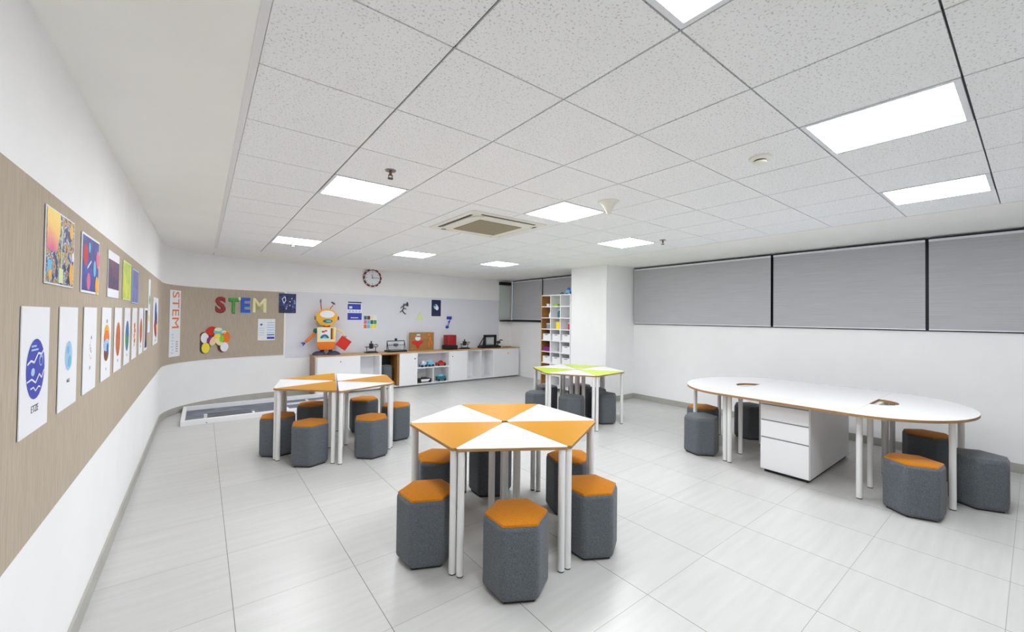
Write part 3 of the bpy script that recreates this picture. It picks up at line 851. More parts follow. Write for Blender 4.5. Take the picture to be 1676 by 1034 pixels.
for sx in (-1, 1):
    p = MB(); p.tube((sx * 0.19, 0, 0.70), (sx * 0.215, 0, 0.70), 0.035, 16); p.build('ear', 'grey' if sx < 0 else 'maroon', head)
p = MB(); p.path([(-0.09, 0, 0.84), (-0.105, 0, 0.92), (-0.11, 0, 0.99)], 0.008); a = p.build('antenna', 'red', t)
p = MB(); p.ball((-0.112, 0, 1.02), (0.016, 0.016, 0.045)); p.build('antenna_tip', 'grey', a, smooth=True)
p = MB(); p.path([(0.05, 0, 0.845), (0.06, 0, 0.89), (0.11, 0, 0.955)], 0.008); a = p.build('antenna', 'red', t)
p = MB(); p.at((0.105, 0, 0.99), 0, 0.6); p.ball((0, 0, 0), (0.045, 0.016, 0.016)); p.build('antenna_tip', 'slate', a, smooth=True)
p = MB(); p.ball((-0.19, 0, 0.46), (0.045, 0.045, 0.05)); sh = p.build('shoulder', 'teal', t, smooth=True)
p = MB(); p.path([(-0.20, 0, 0.44), (-0.235, -0.01, 0.37), (-0.29, -0.02, 0.31), (-0.36, -0.03, 0.25)], 0.026, 12); p.build('arm', 'orange', t, smooth=True)
p = MB(); p.ball((-0.385, -0.03, 0.225), (0.03, 0.025, 0.025)); p.path([(-0.385, -0.03, 0.225), (-0.43, -0.03, 0.235)], 0.009); p.path([(-0.385, -0.03, 0.22), (-0.395, -0.03, 0.18)], 0.009); p.build('hand', 'blue', t, smooth=True)
p = MB(); p.path([(0.165, 0, 0.48), (0.22, -0.01, 0.475), (0.28, -0.03, 0.43), (0.32, -0.04, 0.36)], 0.02, 12); p.build('arm', 'peach', t, smooth=True)
p = MB(); p.ball((0.325, -0.05, 0.335), (0.028, 0.02, 0.028)); p.build('hand', 'grey', t, smooth=True)
t = thing('red_card', 'red square card tilted on its corner in the robot\'s hand', 'card', (2.165, 8.105, WT + 0.225), math.radians(-14))
p = MB(); p.at((0, 0, 0), 0, math.radians(35)); p.box(-0.105, 0.105, -0.004, 0.004, -0.105, 0.105); p.build('sheet', 'red', t)

# 3D printers and desk machines
def printer(name, x, y, w, h, label, cat='3d printer', dense=False, rz=0):
    t = thing(name, label, cat, (x, y, WT), rz, 'desktop machines on the worktop')
    p = MB(); p.box(-w / 2, w / 2, -0.11, 0.11, 0.0, 0.035); p.build('base', 'black', t, bevel=0.004)
    p = MB()
    for sx in (-1, 1):
        p.tube((sx * (w / 2 - 0.02), 0.0, 0.035), (sx * (w / 2 - 0.02), 0.0, h), 0.008, 8)
        p.tube((sx * (w / 2 - 0.02), -0.09, 0.035), (sx * (w / 2 - 0.02), 0.0, h), 0.006, 8)
    p.tube((-w / 2 + 0.02, 0, h), (w / 2 - 0.02, 0, h), 0.009, 8); p.tube((-w / 2 + 0.02, 0, h * 0.62), (w / 2 - 0.02, 0, h * 0.62), 0.006, 8)
    p.build('gantry', 'black', t)
    p = MB(); p.box(-0.035, 0.035, -0.035, 0.03, h * 0.52, h * 0.74); p.tube((0, -0.01, h * 0.45), (0, -0.01, h * 0.52), 0.012, 10, 0); hd = p.build('print_head', 'dgrey', t)
    p = MB(); p.ball((0, 0, h + 0.03), (0.03, 0.02, 0.03)); p.build('filament_spool', 'black', t, smooth=True)
    p = MB(); p.box(-w * 0.3, w * 0.3, -0.085, 0.085, 0.0355, 0.05); p.build('print_bed', 'grey', t)
    return t
printer('desktop_printer', 3.28, 8.30, 0.42, 0.23, 'black open frame desktop printer beside the brown picture board')
# small plotter arm
def arm_machine(x, y, label, s=1.0, col='dgrey'):
    t = thing('robot_arm', label, 'robot arm', (x, y, WT), 0, 'small robot arms on the worktop')
    p = MB(); p.box(-0.12 * s, 0.12 * s, -0.08, 0.08, 0.0, 0.02); p.box(-0.08 * s, 0.1 * s, -0.05, 0.05, 0.02, 0.032); p.build('base', 'black', t, bevel=0.003)
    p = MB()
    for sx in (-1, 1): p.tube((sx * 0.09 * s, 0, 0.02), (sx * 0.09 * s, 0, 0.11 * s), 0.008, 8)
    p.tube((-0.12 * s, 0, 0.12 * s), (0.13 * s, 0, 0.12 * s), 0.010, 8); p.build('crossbar', col, t)
    p = MB(); p.box(-0.035 * s, 0.03 * s, -0.04, 0.03, 0.085 * s, 0.19 * s); p.tube((0, 0, 0.19 * s), (0, 0, 0.24 * s), 0.014, 10); p.build('motor_head', 'black', t, bevel=0.004)
    p = MB(); p.path([(0.03, -0.02, 0.15 * s), (0.10 * s, -0.03, 0.17 * s), (0.13 * s, -0.04, 0.14 * s)], 0.009); p.build('arm', 'slate', t)
arm_machine(2.76, 8.30, 'small dark robotic arm machine right of the cardboard robot')
arm_machine(4.97, 8.30, 'small dark robotic machine right of the red cylinder', 0.95)
# tipped 3D printer at the right end
t = thing('desktop_printer', 'large black A-frame desktop printer at the right end of the worktop', '3d printer', (5.70, 8.29, WT), 0, 'desktop machines on the worktop')
p = MB(); p.box(-0.30, 0.25, -0.12, 0.12, 0.0, 0.045); p.box(-0.24, 0.2, -0.1, 0.1, 0.045, 0.065); p.build('base', 'black', t, bevel=0.004)
p = MB(); p.box(-0.17, 0.17, -0.02, 0.02, 0.26, 0.32); p.box(-0.19, -0.14, -0.02, 0.02, 0.06, 0.32); p.box(0.13, 0.18, -0.02, 0.02, 0.06, 0.32); p.build('gantry', 'black', t)
p = MB()
for y in (-0.09, 0.09):
    p.tube((-0.28, y, 0.04), (-0.17, 0, 0.29), 0.012, 8)
p.build('brace', 'black', t)
p = MB(); p.box(-0.1, 0.09, 0.0, 0.01, 0.09, 0.22); p.build('window', 'glassgreen', t)
p = MB(); p.path([(0.22, 0, 0.05), (0.25, -0.02, 0.14), (0.30, -0.02, 0.19), (0.36, -0.02, 0.18)], 0.013); p.tube((0.25, -0.05, 0.13), (0.25, 0.03, 0.13), 0.035, 14); p.build('spool_arm', 'dgrey', t)
t = thing('cable_pile', 'dark red and black leads lying beside the A-frame printer', 'cable', (6.06, 8.30, WT), 0)
p = MB(); p.path([(0.0, -0.08, 0.007), (0.08, -0.03, 0.007), (0.16, -0.07, 0.007), (0.27, -0.05, 0.007)], 0.006, 8); p.path([(0.02, -0.02, 0.007), (0.1, -0.07, 0.014), (0.2, -0.02, 0.007)], 0.006, 8); p.build('lead', 'maroon', t)
# brown picture board
t = thing('picture_board', 'brown wooden board with a red and white figure leaning on the wall', 'board', (3.92, 8.40, WT), 0)
p = MB(); p.box(-0.29, 0.29, -0.01, 0.01, 0, 0.40); b = p.build('panel', 'woodprint', t)
p = MB()
drum(p, -0.10, 0.27, 0.065, 0.055, -0.016, -0.0105, 14, 0, 0.1)
p.box(-0.13, -0.05, -0.016, -0.0105, 0.30, 0.36, 0)
p.build('white_head', 'paper', b)
p = MB()
p.add([(-0.24, -0.015, 0.22), (-0.24, -0.015, 0.15), (-0.1, -0.015, 0.09), (0.02, -0.015, 0.16), (0.03, -0.015, 0.22), (-0.1, -0.015, 0.20)], [(0, 1, 2, 5), (5, 2, 3, 4)])
p.add([(-0.15, -0.015, 0.10), (-0.1, -0.015, 0.02), (-0.05, -0.015, 0.11)], [(0, 1, 2)])
p.build('red_body', 'red', b)
p = MB()
for x, z, h in [(0.15, 0.08, 0.10), (0.18, 0.20, 0.09), (0.15, 0.31, 0.06), (0.22, 0.12, 0.08)]: p.box(x, x + 0.035, -0.014, -0.0105, z, z + h)
p.build('red_marks', 'orange', b)
# red cylinder lamp-like machine
t = thing('red_canister', 'red upright canister on a black base beside the picture board', 'canister', (4.57, 8.29, WT), 0)
p = MB(); p.box(-0.15, 0.15, -0.11, 0.11, 0, 0.10); p.build('base', 'black', t, bevel=0.01)
p = MB(); p.prism(rsq(0.125, 0.06), 0.1005, 0.335); p.build('cover', 'dred', t, bevel=0.012, smooth=True)

# ---------------------------------------------------------------- cube shelf beside the column
SX0, SX1, SY0, SY1, SZT = 5.72, 6.07, 5.56, 6.42, 1.98
t = thing('cube_shelf', 'tall white and wood cube shelf between the column and far window', 'shelf', (SX0, (SY0 + SY1) / 2, 0))
hw = (SY1 - SY0) / 2; dp = SX1 - SX0; rows = 8; pit_z = 0.2345; colw = (SY1 - SY0) / 3
z_of = lambda k: SZT - 0.018 - k * pit_z           # k = 0 is the top board underside line
p = MB()
for k in range(rows + 1):
    z = SZT - 0.018 - k * pit_z; p.box(0, dp - 0.012, -hw + 0.018, hw - 0.018, z, z + 0.018)
for c in (1, 2):
    y = -hw + c * colw; p.box(0.001, dp - 0.012, y - 0.009, y + 0.009, SZT - 0.018 - rows * pit_z + 0.018, SZT - 0.018)
p.box(0, dp - 0.012, -hw, -hw + 0.018, 0, SZT)
p.build('shelf_grid', 'white', t)
p = MB(); p.box(0, dp - 0.012, hw - 0.018, hw, 0, SZT + 0.001); p.build('side_panel', 'oak', t)
p = MB(); p.box(0.0, dp - 0.012, hw - 0.022, hw - 0.0181, 0.02, SZT - 0.02)
p = MB(); p.box(dp - 0.012, dp, -hw, hw, 0, SZT); p.build('back_panel', 'white', t)
p = MB()
for k in range(rows):
    z = SZT - 0.018 - (k + 1) * pit_z + 0.018
    p.box(0.004, dp - 0.013, hw - 0.0215, hw - 0.0182, z, z + pit_z - 0.018)
p.build('wood_lining', 'oakdark', t)
def cell(c, r):
    """floor centre of the cell: column c counted from the wood side, row r from the top"""
    y = SY1 - (c + 0.5) * colw
    return SX0 + 0.16, y, SZT - (r + 1) * pit_z + 0.0005
def bin_box(c, r, mname, label, h=0.13, w=0.22, name='storage_bin', cat='storage bin', grp='bins in the cube shelf'):
    x, y, z = cell(c, r)
    t = thing(name, label, cat, (x, y, z), 0, grp)
    p = MB(); d = 0.13
    p.box(-d, d, -w / 2, w / 2, 0, 0.006); p.box(-d, -d + 0.006, -w / 2, w / 2, 0.006, h); p.box(d - 0.006, d, -w / 2, w / 2, 0.006, h)
    p.box(-d + 0.006, d - 0.006, -w / 2, -w / 2 + 0.006, 0.006, h); p.box(-d + 0.006, d - 0.006, w / 2 - 0.006, w / 2, 0.006, h)
    p.build('tub', mname, t)
    p = MB(); p.box(-d - 0.008, -d - 0.0005, -w * 0.18, w * 0.18, h - 0.025, h - 0.01); p.build('grip', 'grey' if mname == 'white' else mname, t)
col = ['wood side', 'middle', 'column side']
for c, r in ((0, 3), (1, 3), (2, 3), (2, 4), (0, 5), (1, 5), (2, 5)):
    bin_box(c, r, 'white', 'white storage bin in the cube shelf, %s column, row %d from the top' % (col[c], r + 1))
bin_box(0, 4, 'purple', 'purple storage bin in the cube shelf, wood side column', 0.09)
def bottle(c, r, mname, label, r_=0.035, h=0.15, dx=0, dy=0, name='bottle', cat='bottle', grp='small things in the cube shelf'):
    x, y, z = cell(c, r)
    t = thing(name, label, cat, (x + dx - 0.10, y + dy, z), 0, grp)
    p = MB(); p.lathe([(r_ * 0.95, 0), (r_, 0.01), (r_, h * 0.65), (r_ * 0.45, h * 0.8), (r_ * 0.45, h * 0.88)], 18); p.build('body', mname, t, smooth=True)
    p = MB(); p.lathe([(r_ * 0.5, h * 0.88), (r_ * 0.5, h)], 14); p.build('cap', 'white', t)
def tub(c, r, mname, label, w=0.1, h=0.1, dy=0, name='plastic_tub', cat='tub', lid='white'):
    x, y, z = cell(c, r)
    t = thing(name, label, cat, (x - 0.085, y + dy, z), 0, 'small things in the cube shelf')
    p = MB(); p.box(-0.06, 0.06, -w / 2, w / 2, 0, h); p.build('body', mname, t, bevel=0.008)
    p = MB(); p.box(-0.063, 0.063, -w / 2 - 0.003, w / 2 + 0.003, h + 0.0005, h + 0.012); p.build('lid', lid, t)
tub(1, 2, 'yellow', 'bright yellow tub in the middle of the cube shelf', 0.10, 0.135, -0.06, lid='yellow')
tub(1, 0, 'lime', 'flat lime green box in the top middle cell of the cube shelf', 0.14, 0.03, 0.02, lid='lime')
tub(0, 0, 'paper', 'small white box in the top wood side cell of the cube shelf', 0.06, 0.04, -0.04)
bottle(1, 1, 'teal', 'teal bottle in the second row of the cube shelf', 0.03, 0.17, dy=-0.05)
bottle(1, 1, 'lblue', 'pale blue bottle in the second row of the cube shelf', 0.025, 0.13, dx=0.01, dy=-0.11)
bottle(0, 1, 'paper', 'white bottle in the second row of the cube shelf, wood side', 0.03, 0.11, dy=-0.08)
tub(0, 2, 'grey', 'pale grey tub in the third row of the cube shelf, wood side', 0.10, 0.10, -0.06)
tub(2, 2, 'red', 'small red tub in the third row of the cube shelf by the column', 0.05, 0.12, -0.09)
t = thing('toy_robot', 'blue toy robot standing on top of the cube shelf by the column', 'toy robot', (SX0 + 0.05, SY0 + 0.10, SZT + 0.001), 0)
p = MB(); p.box(-0.04, 0.04, -0.05, 0.05, 0.02, 0.08); p.build('chassis', 'sky', t, bevel=0.008)
p = MB(); p.ball((0, 0, 0.10), (0.03, 0.035, 0.03)); p.build('dome', 'blue', t, smooth=True)
for s_ in (-1, 1):
    p = MB(); p.tube((0, s_ * 0.052, 0.022), (0, s_ * 0.066, 0.022), 0.022, 14); p.build('wheel', 'dgrey', t)
t = thing('toy_block', 'small teal block on top of the cube shelf, middle column', 'toy', (SX0 + 0.12, SY0 + 0.36, SZT + 0.001), 0.3)
p = MB(); p.box(-0.03, 0.03, -0.035, 0.035, 0, 0.03); p.box(-0.015, 0.015, -0.02, 0.02, 0.03, 0.05); p.build('block', 'teal', t, bevel=0.004)

# ---------------------------------------------------------------- clock
t = thing('wall_clock', 'round wall clock with dark ticked rim above the blue posters', 'clock', (2.825, YB - 0.001, 2.295))
t.rotation_euler = (PI / 2, 0, 0)
p = MB(); n = 48
prof = [(0.15, 0.0), (0.19, 0.0), (0.19, 0.035), (0.17, 0.045), (0.155, 0.03)]
p.lathe(prof, 48); p.build('rim', 'maroon', t, smooth=True)
p = MB(); p.lathe([(0.157, 0.02), (0.157, 0.0305)], 40); face = p.build('face', 'paper', t)
p = MB()
for k in range(12):
    a = k * PI / 6; p.at((0, 0, 0), a); p.box(0.125 if k % 3 else 0.11, 0.145, -0.004, 0.004, 0.0307, 0.032)
p.build('hour_marks', 'dgrey', face)
p = MB(); p.at((0, 0, 0), PI / 2 + 0.2); p.box(-0.015, 0.075, -0.005, 0.005, 0.0335, 0.0355); p.at((0, 0, 0), 0.04); p.box(-0.02, 0.11, -0.0035, 0.0035, 0.036, 0.038)
p.at(); p.lathe([(0.01, 0.031), (0.01, 0.04)], 14); p.build('hands', 'black', t)
p = MB()
for k in range(12):
    a = k * PI / 6 + PI / 12; p.at((0, 0, 0), a); p.box(0.172, 0.1885, -0.016, 0.016, 0.0455, 0.0465)
p.build('rim_marks', 'trim', t)

# ---------------------------------------------------------------- posters
def plaque(name, label, cat, w, h, loc, rz, mats, draw=None, group=None, th=0.0025):
    """flat sheet centred on loc in the local x/z plane with its face to local -y; prints are inlaid in the same mesh"""
    p = MB(); p.box(-w / 2, w / 2, 0, th, -h / 2, h / 2, 0)
    if draw: draw(p)
    o = p.build(name, mats, None, loc=loc, rot=rz)
    return tag(o, label, cat, group)
def ell(p, cx, cz, rx, rz, mi, y=-0.0006, n=28):
    v = [(cx + rx * math.cos(2 * PI * k / n), y, cz + rz * math.sin(2 * PI * k / n)) for k in range(n)]
    p.add(v, [tuple(range(n))], mi)
def rect(p, x0, x1, z0, z1, mi, y=-0.0006):
    p.add([(x0, y, z0), (x1, y, z0), (x1, y, z1), (x0, y, z1)], [(0, 1, 2, 3)], mi)
def wob(p, pts, w, mi, y=-0.0012):
    for (x0, z0), (x1, z1) in zip(pts, pts[1:]):
        d = Vector((x1 - x0, z1 - z0)); nn = Vector((-d.y, d.x)).normalized() * w
        p.add([(x0 - nn.x, y, z0 - nn.y), (x1 - nn.x, y, z1 - nn.y), (x1 + nn.x, y, z1 + nn.y), (x0 + nn.x, y, z0 + nn.y)], [(0, 1, 2, 3)], mi)
LP = PI / 2            # sheets on the left wall face +x
XP = XL + 0.0185
PW, PH, PZ = 0.28, 0.405, 1.315
def P_blue(p):
    ell(p, 0, 0.0, 0.092, 0.098, 1)
    wob(p, [(-0.085, 0.02), (-0.05, 0.03), (-0.02, 0.022), (0.02, 0.05), (0.055, 0.045), (0.08, 0.06)], 0.0035, 0)
    wob(p, [(-0.085, -0.035), (-0.04, -0.03), (0.0, -0.045), (0.035, -0.02), (0.06, -0.035), (0.085, -0.01)], 0.003, 0)
    wob(p, [(-0.05, -0.06), (-0.02, -0.058), (0.0, -0.072), (0.03, -0.06), (0.05, -0.065)], 0.0025, 0)
    ell(p, -0.03, -0.008, 0.018, 0.013, 2, -0.0012); ell(p, 0.05, 0.025, 0.02, 0.02, 2, -0.0012); ell(p, 0.05, 0.022, 0.013, 0.013, 1, -0.0018)
    rect(p, -0.05, 0.02, 0.06, 0.066, 2, -0.0012); rect(p, -0.05, 0.0, 0.072, 0.078, 2, -0.0012)
    p.text('ETZE', 0.03, 0.0004, 3, center=(0, -0.0008, -0.128), height=0.022, width=0.07)
def P_pale(p):
    ell(p, 0, 0.005, 0.055, 0.06, 1); ell(p, 0.015, -0.02, 0.03, 0.025, 2, -0.0012); ell(p, -0.012, 0.03, 0.02, 0.015, 2, -0.0012)
    p.text('ALE', 0.03, 0.0004, 3, center=(0, -0.0008, -0.095), height=0.014, width=0.045)
def P_scribble(p):
    for x, z, s_ in [(0.02, 0.055, 0.008), (-0.01, 0.02, 0.006), (0.01, -0.01, 0.006), (-0.01, -0.03, 0.005), (0.015, -0.045, 0.006), (0.0, 0.035, 0.004)]: ell(p, x, z, s_, s_ * 1.2, 1 if s_ > 0.006 else 2)
    wob(p, [(-0.02, 0.0), (0.0, 0.01), (0.02, -0.02)], 0.002, 1)
    ell(p, 0.0, -0.09, 0.012, 0.01, 3)
def P_balloon(p):
    ell(p, 0, 0.07, 0.07, 0.035, 1); ell(p, 0.0, 0.03, 0.085, 0.045, 2, -0.0008); ell(p, 0, -0.01, 0.085, 0.035, 3, -0.0012)
    ell(p, 0.0, -0.055, 0.07, 0.045, 4, -0.001); ell(p, 0.03, -0.03, 0.03, 0.03, 5, -0.0014); ell(p, 0, 0.125, 0.012, 0.012, 6)
    p.text('A', 0.02, 0.0004, 6, center=(0, -0.0008, -0.145), height=0.016)
def P_planet(p):
    ell(p, 0, 0, 0.088, 0.11, 1); rect(p, -0.012, 0.012, -0.145, -0.13, 2)
def P_spots(p):
    ell(p, 0, 0.06, 0.05, 0.025, 1); ell(p, 0.02, 0.02, 0.05, 0.02, 1); ell(p, -0.01, -0.02, 0.05, 0.02, 2); ell(p, 0.01, -0.06, 0.045, 0.02, 1); ell(p, 0.0, -0.095, 0.03, 0.012, 2)
def P_dark(p):
    rect(p, -0.07, 0.12, -0.18, 0.18, 1); ell(p, 0.0, 0.02, 0.02, 0.15, 2, -0.0012)
lower = [(1.99, 'white poster with a large blue patterned oval, nearest on the left wall', ['paper', 'royal', 'lblue', 'dgrey'], P_blue),
         (2.40, 'white poster with a small pale blue egg shape, second along the left wall', ['paper', 'lblue', 'sky', 'dgrey'], P_pale),
         (2.80, 'white poster with tiny dark scribbles, third along the left wall', ['paper', 'slate', 'orange', 'grey'], P_scribble),
         (3.22, 'white poster with a striped yellow and blue balloon shape', ['paper', 'gold', 'orange', 'lblue', 'brown', 'blue', 'dgrey'], P_balloon),
         (3.62, 'white poster with one rust orange planet oval', ['paper', 'planetorange', 'dgrey'], P_planet),
         (4.02, 'white poster with a blue and green oval globe', ['paper', 'planetgreen', 'dgrey'], P_planet),
         (4.42, 'white poster with stacked orange and yellow blobs', ['paper', 'orange', 'gold'], P_spots),
         (4.86, 'white poster with a brown orange oval, between blob poster and dark poster', ['paper', 'planetorange', 'dgrey'], P_planet),
         (5.24, 'narrow dark poster at the far end of the lower poster row', ['paper', 'navy', 'gold'], P_dark)]
for i, (y, lb, ms, fn) in enumerate(lower):
    plaque('poster', lb, 'poster', PW, PH, (XP, y, PZ + 0.004 * i), LP, ms, fn, 'lower row of posters on the left wall')
def U_city(p):
    rect(p, -0.185, 0.185, -0.13, 0.13, 1); 
    v = [(-0.185, -0.0012, 0.13), (-0.02, -0.0012, 0.13), (-0.02, -0.0012, 0.07), (-0.05, -0.0012, 0.0), (-0.10, -0.0012, -0.02), (-0.185, -0.0012, -0.01)]
    p.add(v, [tuple(reversed(range(6)))], 2)
    rect(p, -0.17, -0.12, -0.11, -0.05, 4, -0.0012); ell(p, -0.14, -0.1, 0.02, 0.018, 3, -0.0018); ell(p, 0.15, -0.08, 0.03, 0.045, 3, -0.0012); ell(p, 0.14, 0.09, 0.028, 0.03, 3, -0.0012)
    rect(p, -0.03, 0.03, -0.125, -0.07, 5, -0.0014); rect(p, -0.006, 0.006, -0.07, 0.09, 5, -0.0014); ell(p, 0.17, -0.01, 0.018, 0.018, 6, -0.0014)
def U_space(p):
    rect(p, -0.18, 0.18, -0.125, 0.125, 1)
    ell(p, -0.12, 0.04, 0.045, 0.05, 2, -0.0012); ell(p, 0.15, 0.04, 0.04, 0.045, 3, -0.0012); ell(p, -0.04, 0.08, 0.02, 0.025, 4, -0.0012); ell(p, 0.08, -0.01, 0.03, 0.04, 4, -0.0012)
    ell(p, -0.05, -0.08, 0.035, 0.04, 3, -0.0012); ell(p, 0.14, -0.09, 0.04, 0.045, 5, -0.0012); wob(p, [(-0.08, -0.02), (0.0, 0.02)], 0.005, 0)
def U_dusk(p):
    rect(p, -0.185, 0.185, -0.085, 0.085, 1)
def U_plain(p):
    rect(p, -0.18, 0.18, -0.125, 0.125, 1)
upper = [(2.25, 'colourful city and nebula art print, nearest in the upper row', ['paper', 'city', 'nebula', 'gold', 'sky', 'pgreen', 'paper'], U_city, 1.735),
         (2.77, 'navy space art print with red and blue planets, second in upper row', ['paper', 'space', 'red', 'pink', 'sky', 'gold'], U_space, 1.727),
         (3.41, 'dark dusk coloured art print with broad white top and bottom margins', ['paper', 'dusk'], U_dusk, 1.727),
         (3.96, 'green to yellow art print in the upper row of the left wall', ['pgreen', 'limeart'], U_plain, 1.727),
         (4.42, 'violet to pale blue art print in the upper row of the left wall', ['lblue', 'violet'], U_plain, 1.712)]
for y, lb, ms, fn, z in upper:
    plaque('art_print', lb, 'picture', 0.385, 0.27, (XP, y, z), LP, ms, fn, 'upper row of art prints on the left wall')
def scroll(p):
    ell(p, 0.02, 0.06, 0.05, 0.05, 1); ell(p, -0.02, -0.12, 0.05, 0.04, 2); wob(p, [(0, -0.05), (0.02, 0.02)], 0.006, 1)
plaque('paper_scroll', 'tall narrow pale paper scroll with a green plant, hanging on the left wall', 'poster', 0.20, 0.54, (XP, 5.52, 1.575), LP, ['paper', 'green', 'yellow'], scroll)
def rocket(p):
    p.add([(-0.2, -0.0006, -0.05), (-0.1, -0.0006, -0.15), (0.12, -0.0006, -0.2), (0.2, -0.0006, -0.02), (0.1, -0.0006, 0.05), (-0.1, -0.0006, 0.06)], [(0, 1, 2, 3, 4, 5)], 2)
    ell(p, -0.02, 0.09, 0.12, 0.13, 1, -0.001); ell(p, 0.08, 0.03, 0.09, 0.08, 2, -0.0014); ell(p, -0.09, -0.04, 0.08, 0.06, 3, -0.0014); ell(p, 0.12, -0.08, 0.09, 0.05, 4, -0.0014); ell(p, 0.0, -0.12, 0.1, 0.06, 3, -0.0018)
    p.text('GO', 0.06, 0.0004, 5, center=(0, -0.0008, -0.225), height=0.02)
plaque('poster', 'wide white poster with blue, black, red and yellow drawing near the corner', 'poster', 0.62, 0.54, (XP, 6.28, 1.41), LP, ['paper', 'blue', 'navy', 'red', 'yellow', 'slate'], rocket)

# vertical lettered banner on the curved corner
def on_curve(x_target, off=0.02):
    lo, hi = 0.0, PI / 2
    for _ in range(40):
        mid = (lo + hi) / 2
        if curve(mid)[0].x < x_target: lo = mid
        else: hi = mid
    p, d, nrm = curve(lo, off)
    return p, math.atan2(d.y, d.x)
def banner(p):
    p.text('STEM', 0.2, 0.001, 1, center=(0.01, -0.0012, 0.20), width=0.54, height=0.17, spin=-PI / 2, bold=0.0)
    for k in range(7): rect(p, -0.09 + 0.02 * (k % 2), -0.03, -0.17 - k * 0.045, -0.158 - k * 0.045, 2)
    for k in range(5): rect(p, 0.03, 0.08, -0.28 - k * 0.035, -0.268 - k * 0.035, 3)
pp, ang = on_curve(-0.335, 0.028)
plaque('lettered_banner', 'tall white paper banner with orange vertical lettering on the curved corner', 'banner', 0.27, 0.98, (pp.x, pp.y, 1.355), ang, ['paper', 'orange', 'lblue', 'grey'], banner)

# wall letters
def letter(ch, x, w, h, z, mname, label, mat2=None, bold=1.6):
    p_, ang = on_curve(x, 0.0155)
    t = MB(); t.text(ch, 0.3, 0.02, 0, center=(0, -0.02, 0), width=w, height=h, bold=bold)
    o = t.build('wall_letter', mname, None, loc=(p_.x, p_.y, z), rot=ang)
    tag(o, label, 'letter', 'craft letters on the pin board')
    b = MB(); b.text(ch, 0.3, 0.004, 0, center=(0.008, -0.0035, -0.008), width=w * 1.06, height=h * 1.06, bold=bold * 1.3); b.build('backing', mat2 or 'dgrey', o)
letter('S', 0.235, 0.15, 0.26, 1.66, 'dred', 'dark red craft letter S on the tan board', 'maroon')
letter('T', 0.42, 0.14, 0.25, 1.65, 'green', 'green craft letter T on the tan board')
letter('E', 0.60, 0.14, 0.26, 1.66, 'blue', 'blue craft letter E on the tan board', 'sky')
letter('M', 0.81, 0.20, 0.24, 1.67, 'cream', 'cream craft letter M on the tan board', 'pgreen', 0.7)
p_, ang = on_curve(0.51, 0.0155)
o = MB(); o.prism([(0.022 * math.cos(2 * PI * k / 12), 0.03 * math.sin(2 * PI * k / 12)) for k in range(12)], 0, 0.01)
oo = o.build('paper_dot', 'cream', None, loc=(p_.x, p_.y, 1.77), rot=ang); oo.rotation_euler = (PI / 2, 0, ang); tag(oo, 'small cream paper dot between the craft letters T and E', 'paper shape')
# rainbow arch collage of paper ovals
pc, ang = on_curve(0.155, 0.03)
t = thing('paper_collage', 'arch shaped collage of bright paper ovals on the tan board', 'collage', (pc.x, pc.y, 1.08), ang)
pieces = [('white', -0.145, 0.03, 0.06, 0.085, 0.01), ('red', -0.045, 0.14, 0.085, 0.075, 0.3), ('sky', 0.07, 0.125, 0.085, 0.065, -0.15), ('cream', 0.055, 0.165, 0.06, 0.03, 0),
          ('orange', 0.175, 0.03, 0.07, 0.095, 0.1), ('yellow', -0.135, -0.13, 0.06, 0.085, 0), ('paper', 0.155, -0.13, 0.065, 0.08, 0), ('purple', -0.07, 0.0, 0.045, 0.06, -0.4),
          ('peach', -0.02, -0.02, 0.05, 0.085, -0.5), ('cream', 0.06, -0.02, 0.055, 0.09, 0.5), ('lime', 0.105, 0.01, 0.035, 0.06, 0), ('yellow', 0.035, 0.06, 0.05, 0.04, 0),
          ('gold', 0.21, 0.03, 0.045, 0.11, 0), ('maroon', 0.14, -0.12, 0.085, 0.10, 0), ('dgrey', -0.16, -0.1, 0.07, 0.12, 0), ('slate', -0.03, 0.06, 0.14, 0.05, 0), ('cream', 0.145, 0.115, 0.04, 0.03, 0), ('maroon', -0.16, 0.03, 0.07, 0.10, 0)]
for k, (mn, x, z, rx, rz_, rt) in enumerate(pieces):
    back = mn in ('maroon', 'dgrey', 'slate', 'gold')
    y0 = -0.002 if back else -0.006 - 0.0016 * (k % 12)
    p = MB(); n = 22
    q = [(x + rx * math.cos(2 * PI * i / n) * math.cos(rt) - rz_ * math.sin(2 * PI * i / n) * math.sin(rt), z + rx * math.cos(2 * PI * i / n) * math.sin(rt) + rz_ * math.sin(2 * PI * i / n) * math.cos(rt)) for i in range(n)]
    v = [(a, y0, b) for a, b in q] + [(a, y0 + 0.0014, b) for a, b in q]
    p.add(v, [tuple(range(n)), tuple(reversed(range(n, 2 * n)))] + [(i, n + i, n + (i + 1) % n, (i + 1) % n) for i in range(n)])
    p.build('paper_oval', mn, t)
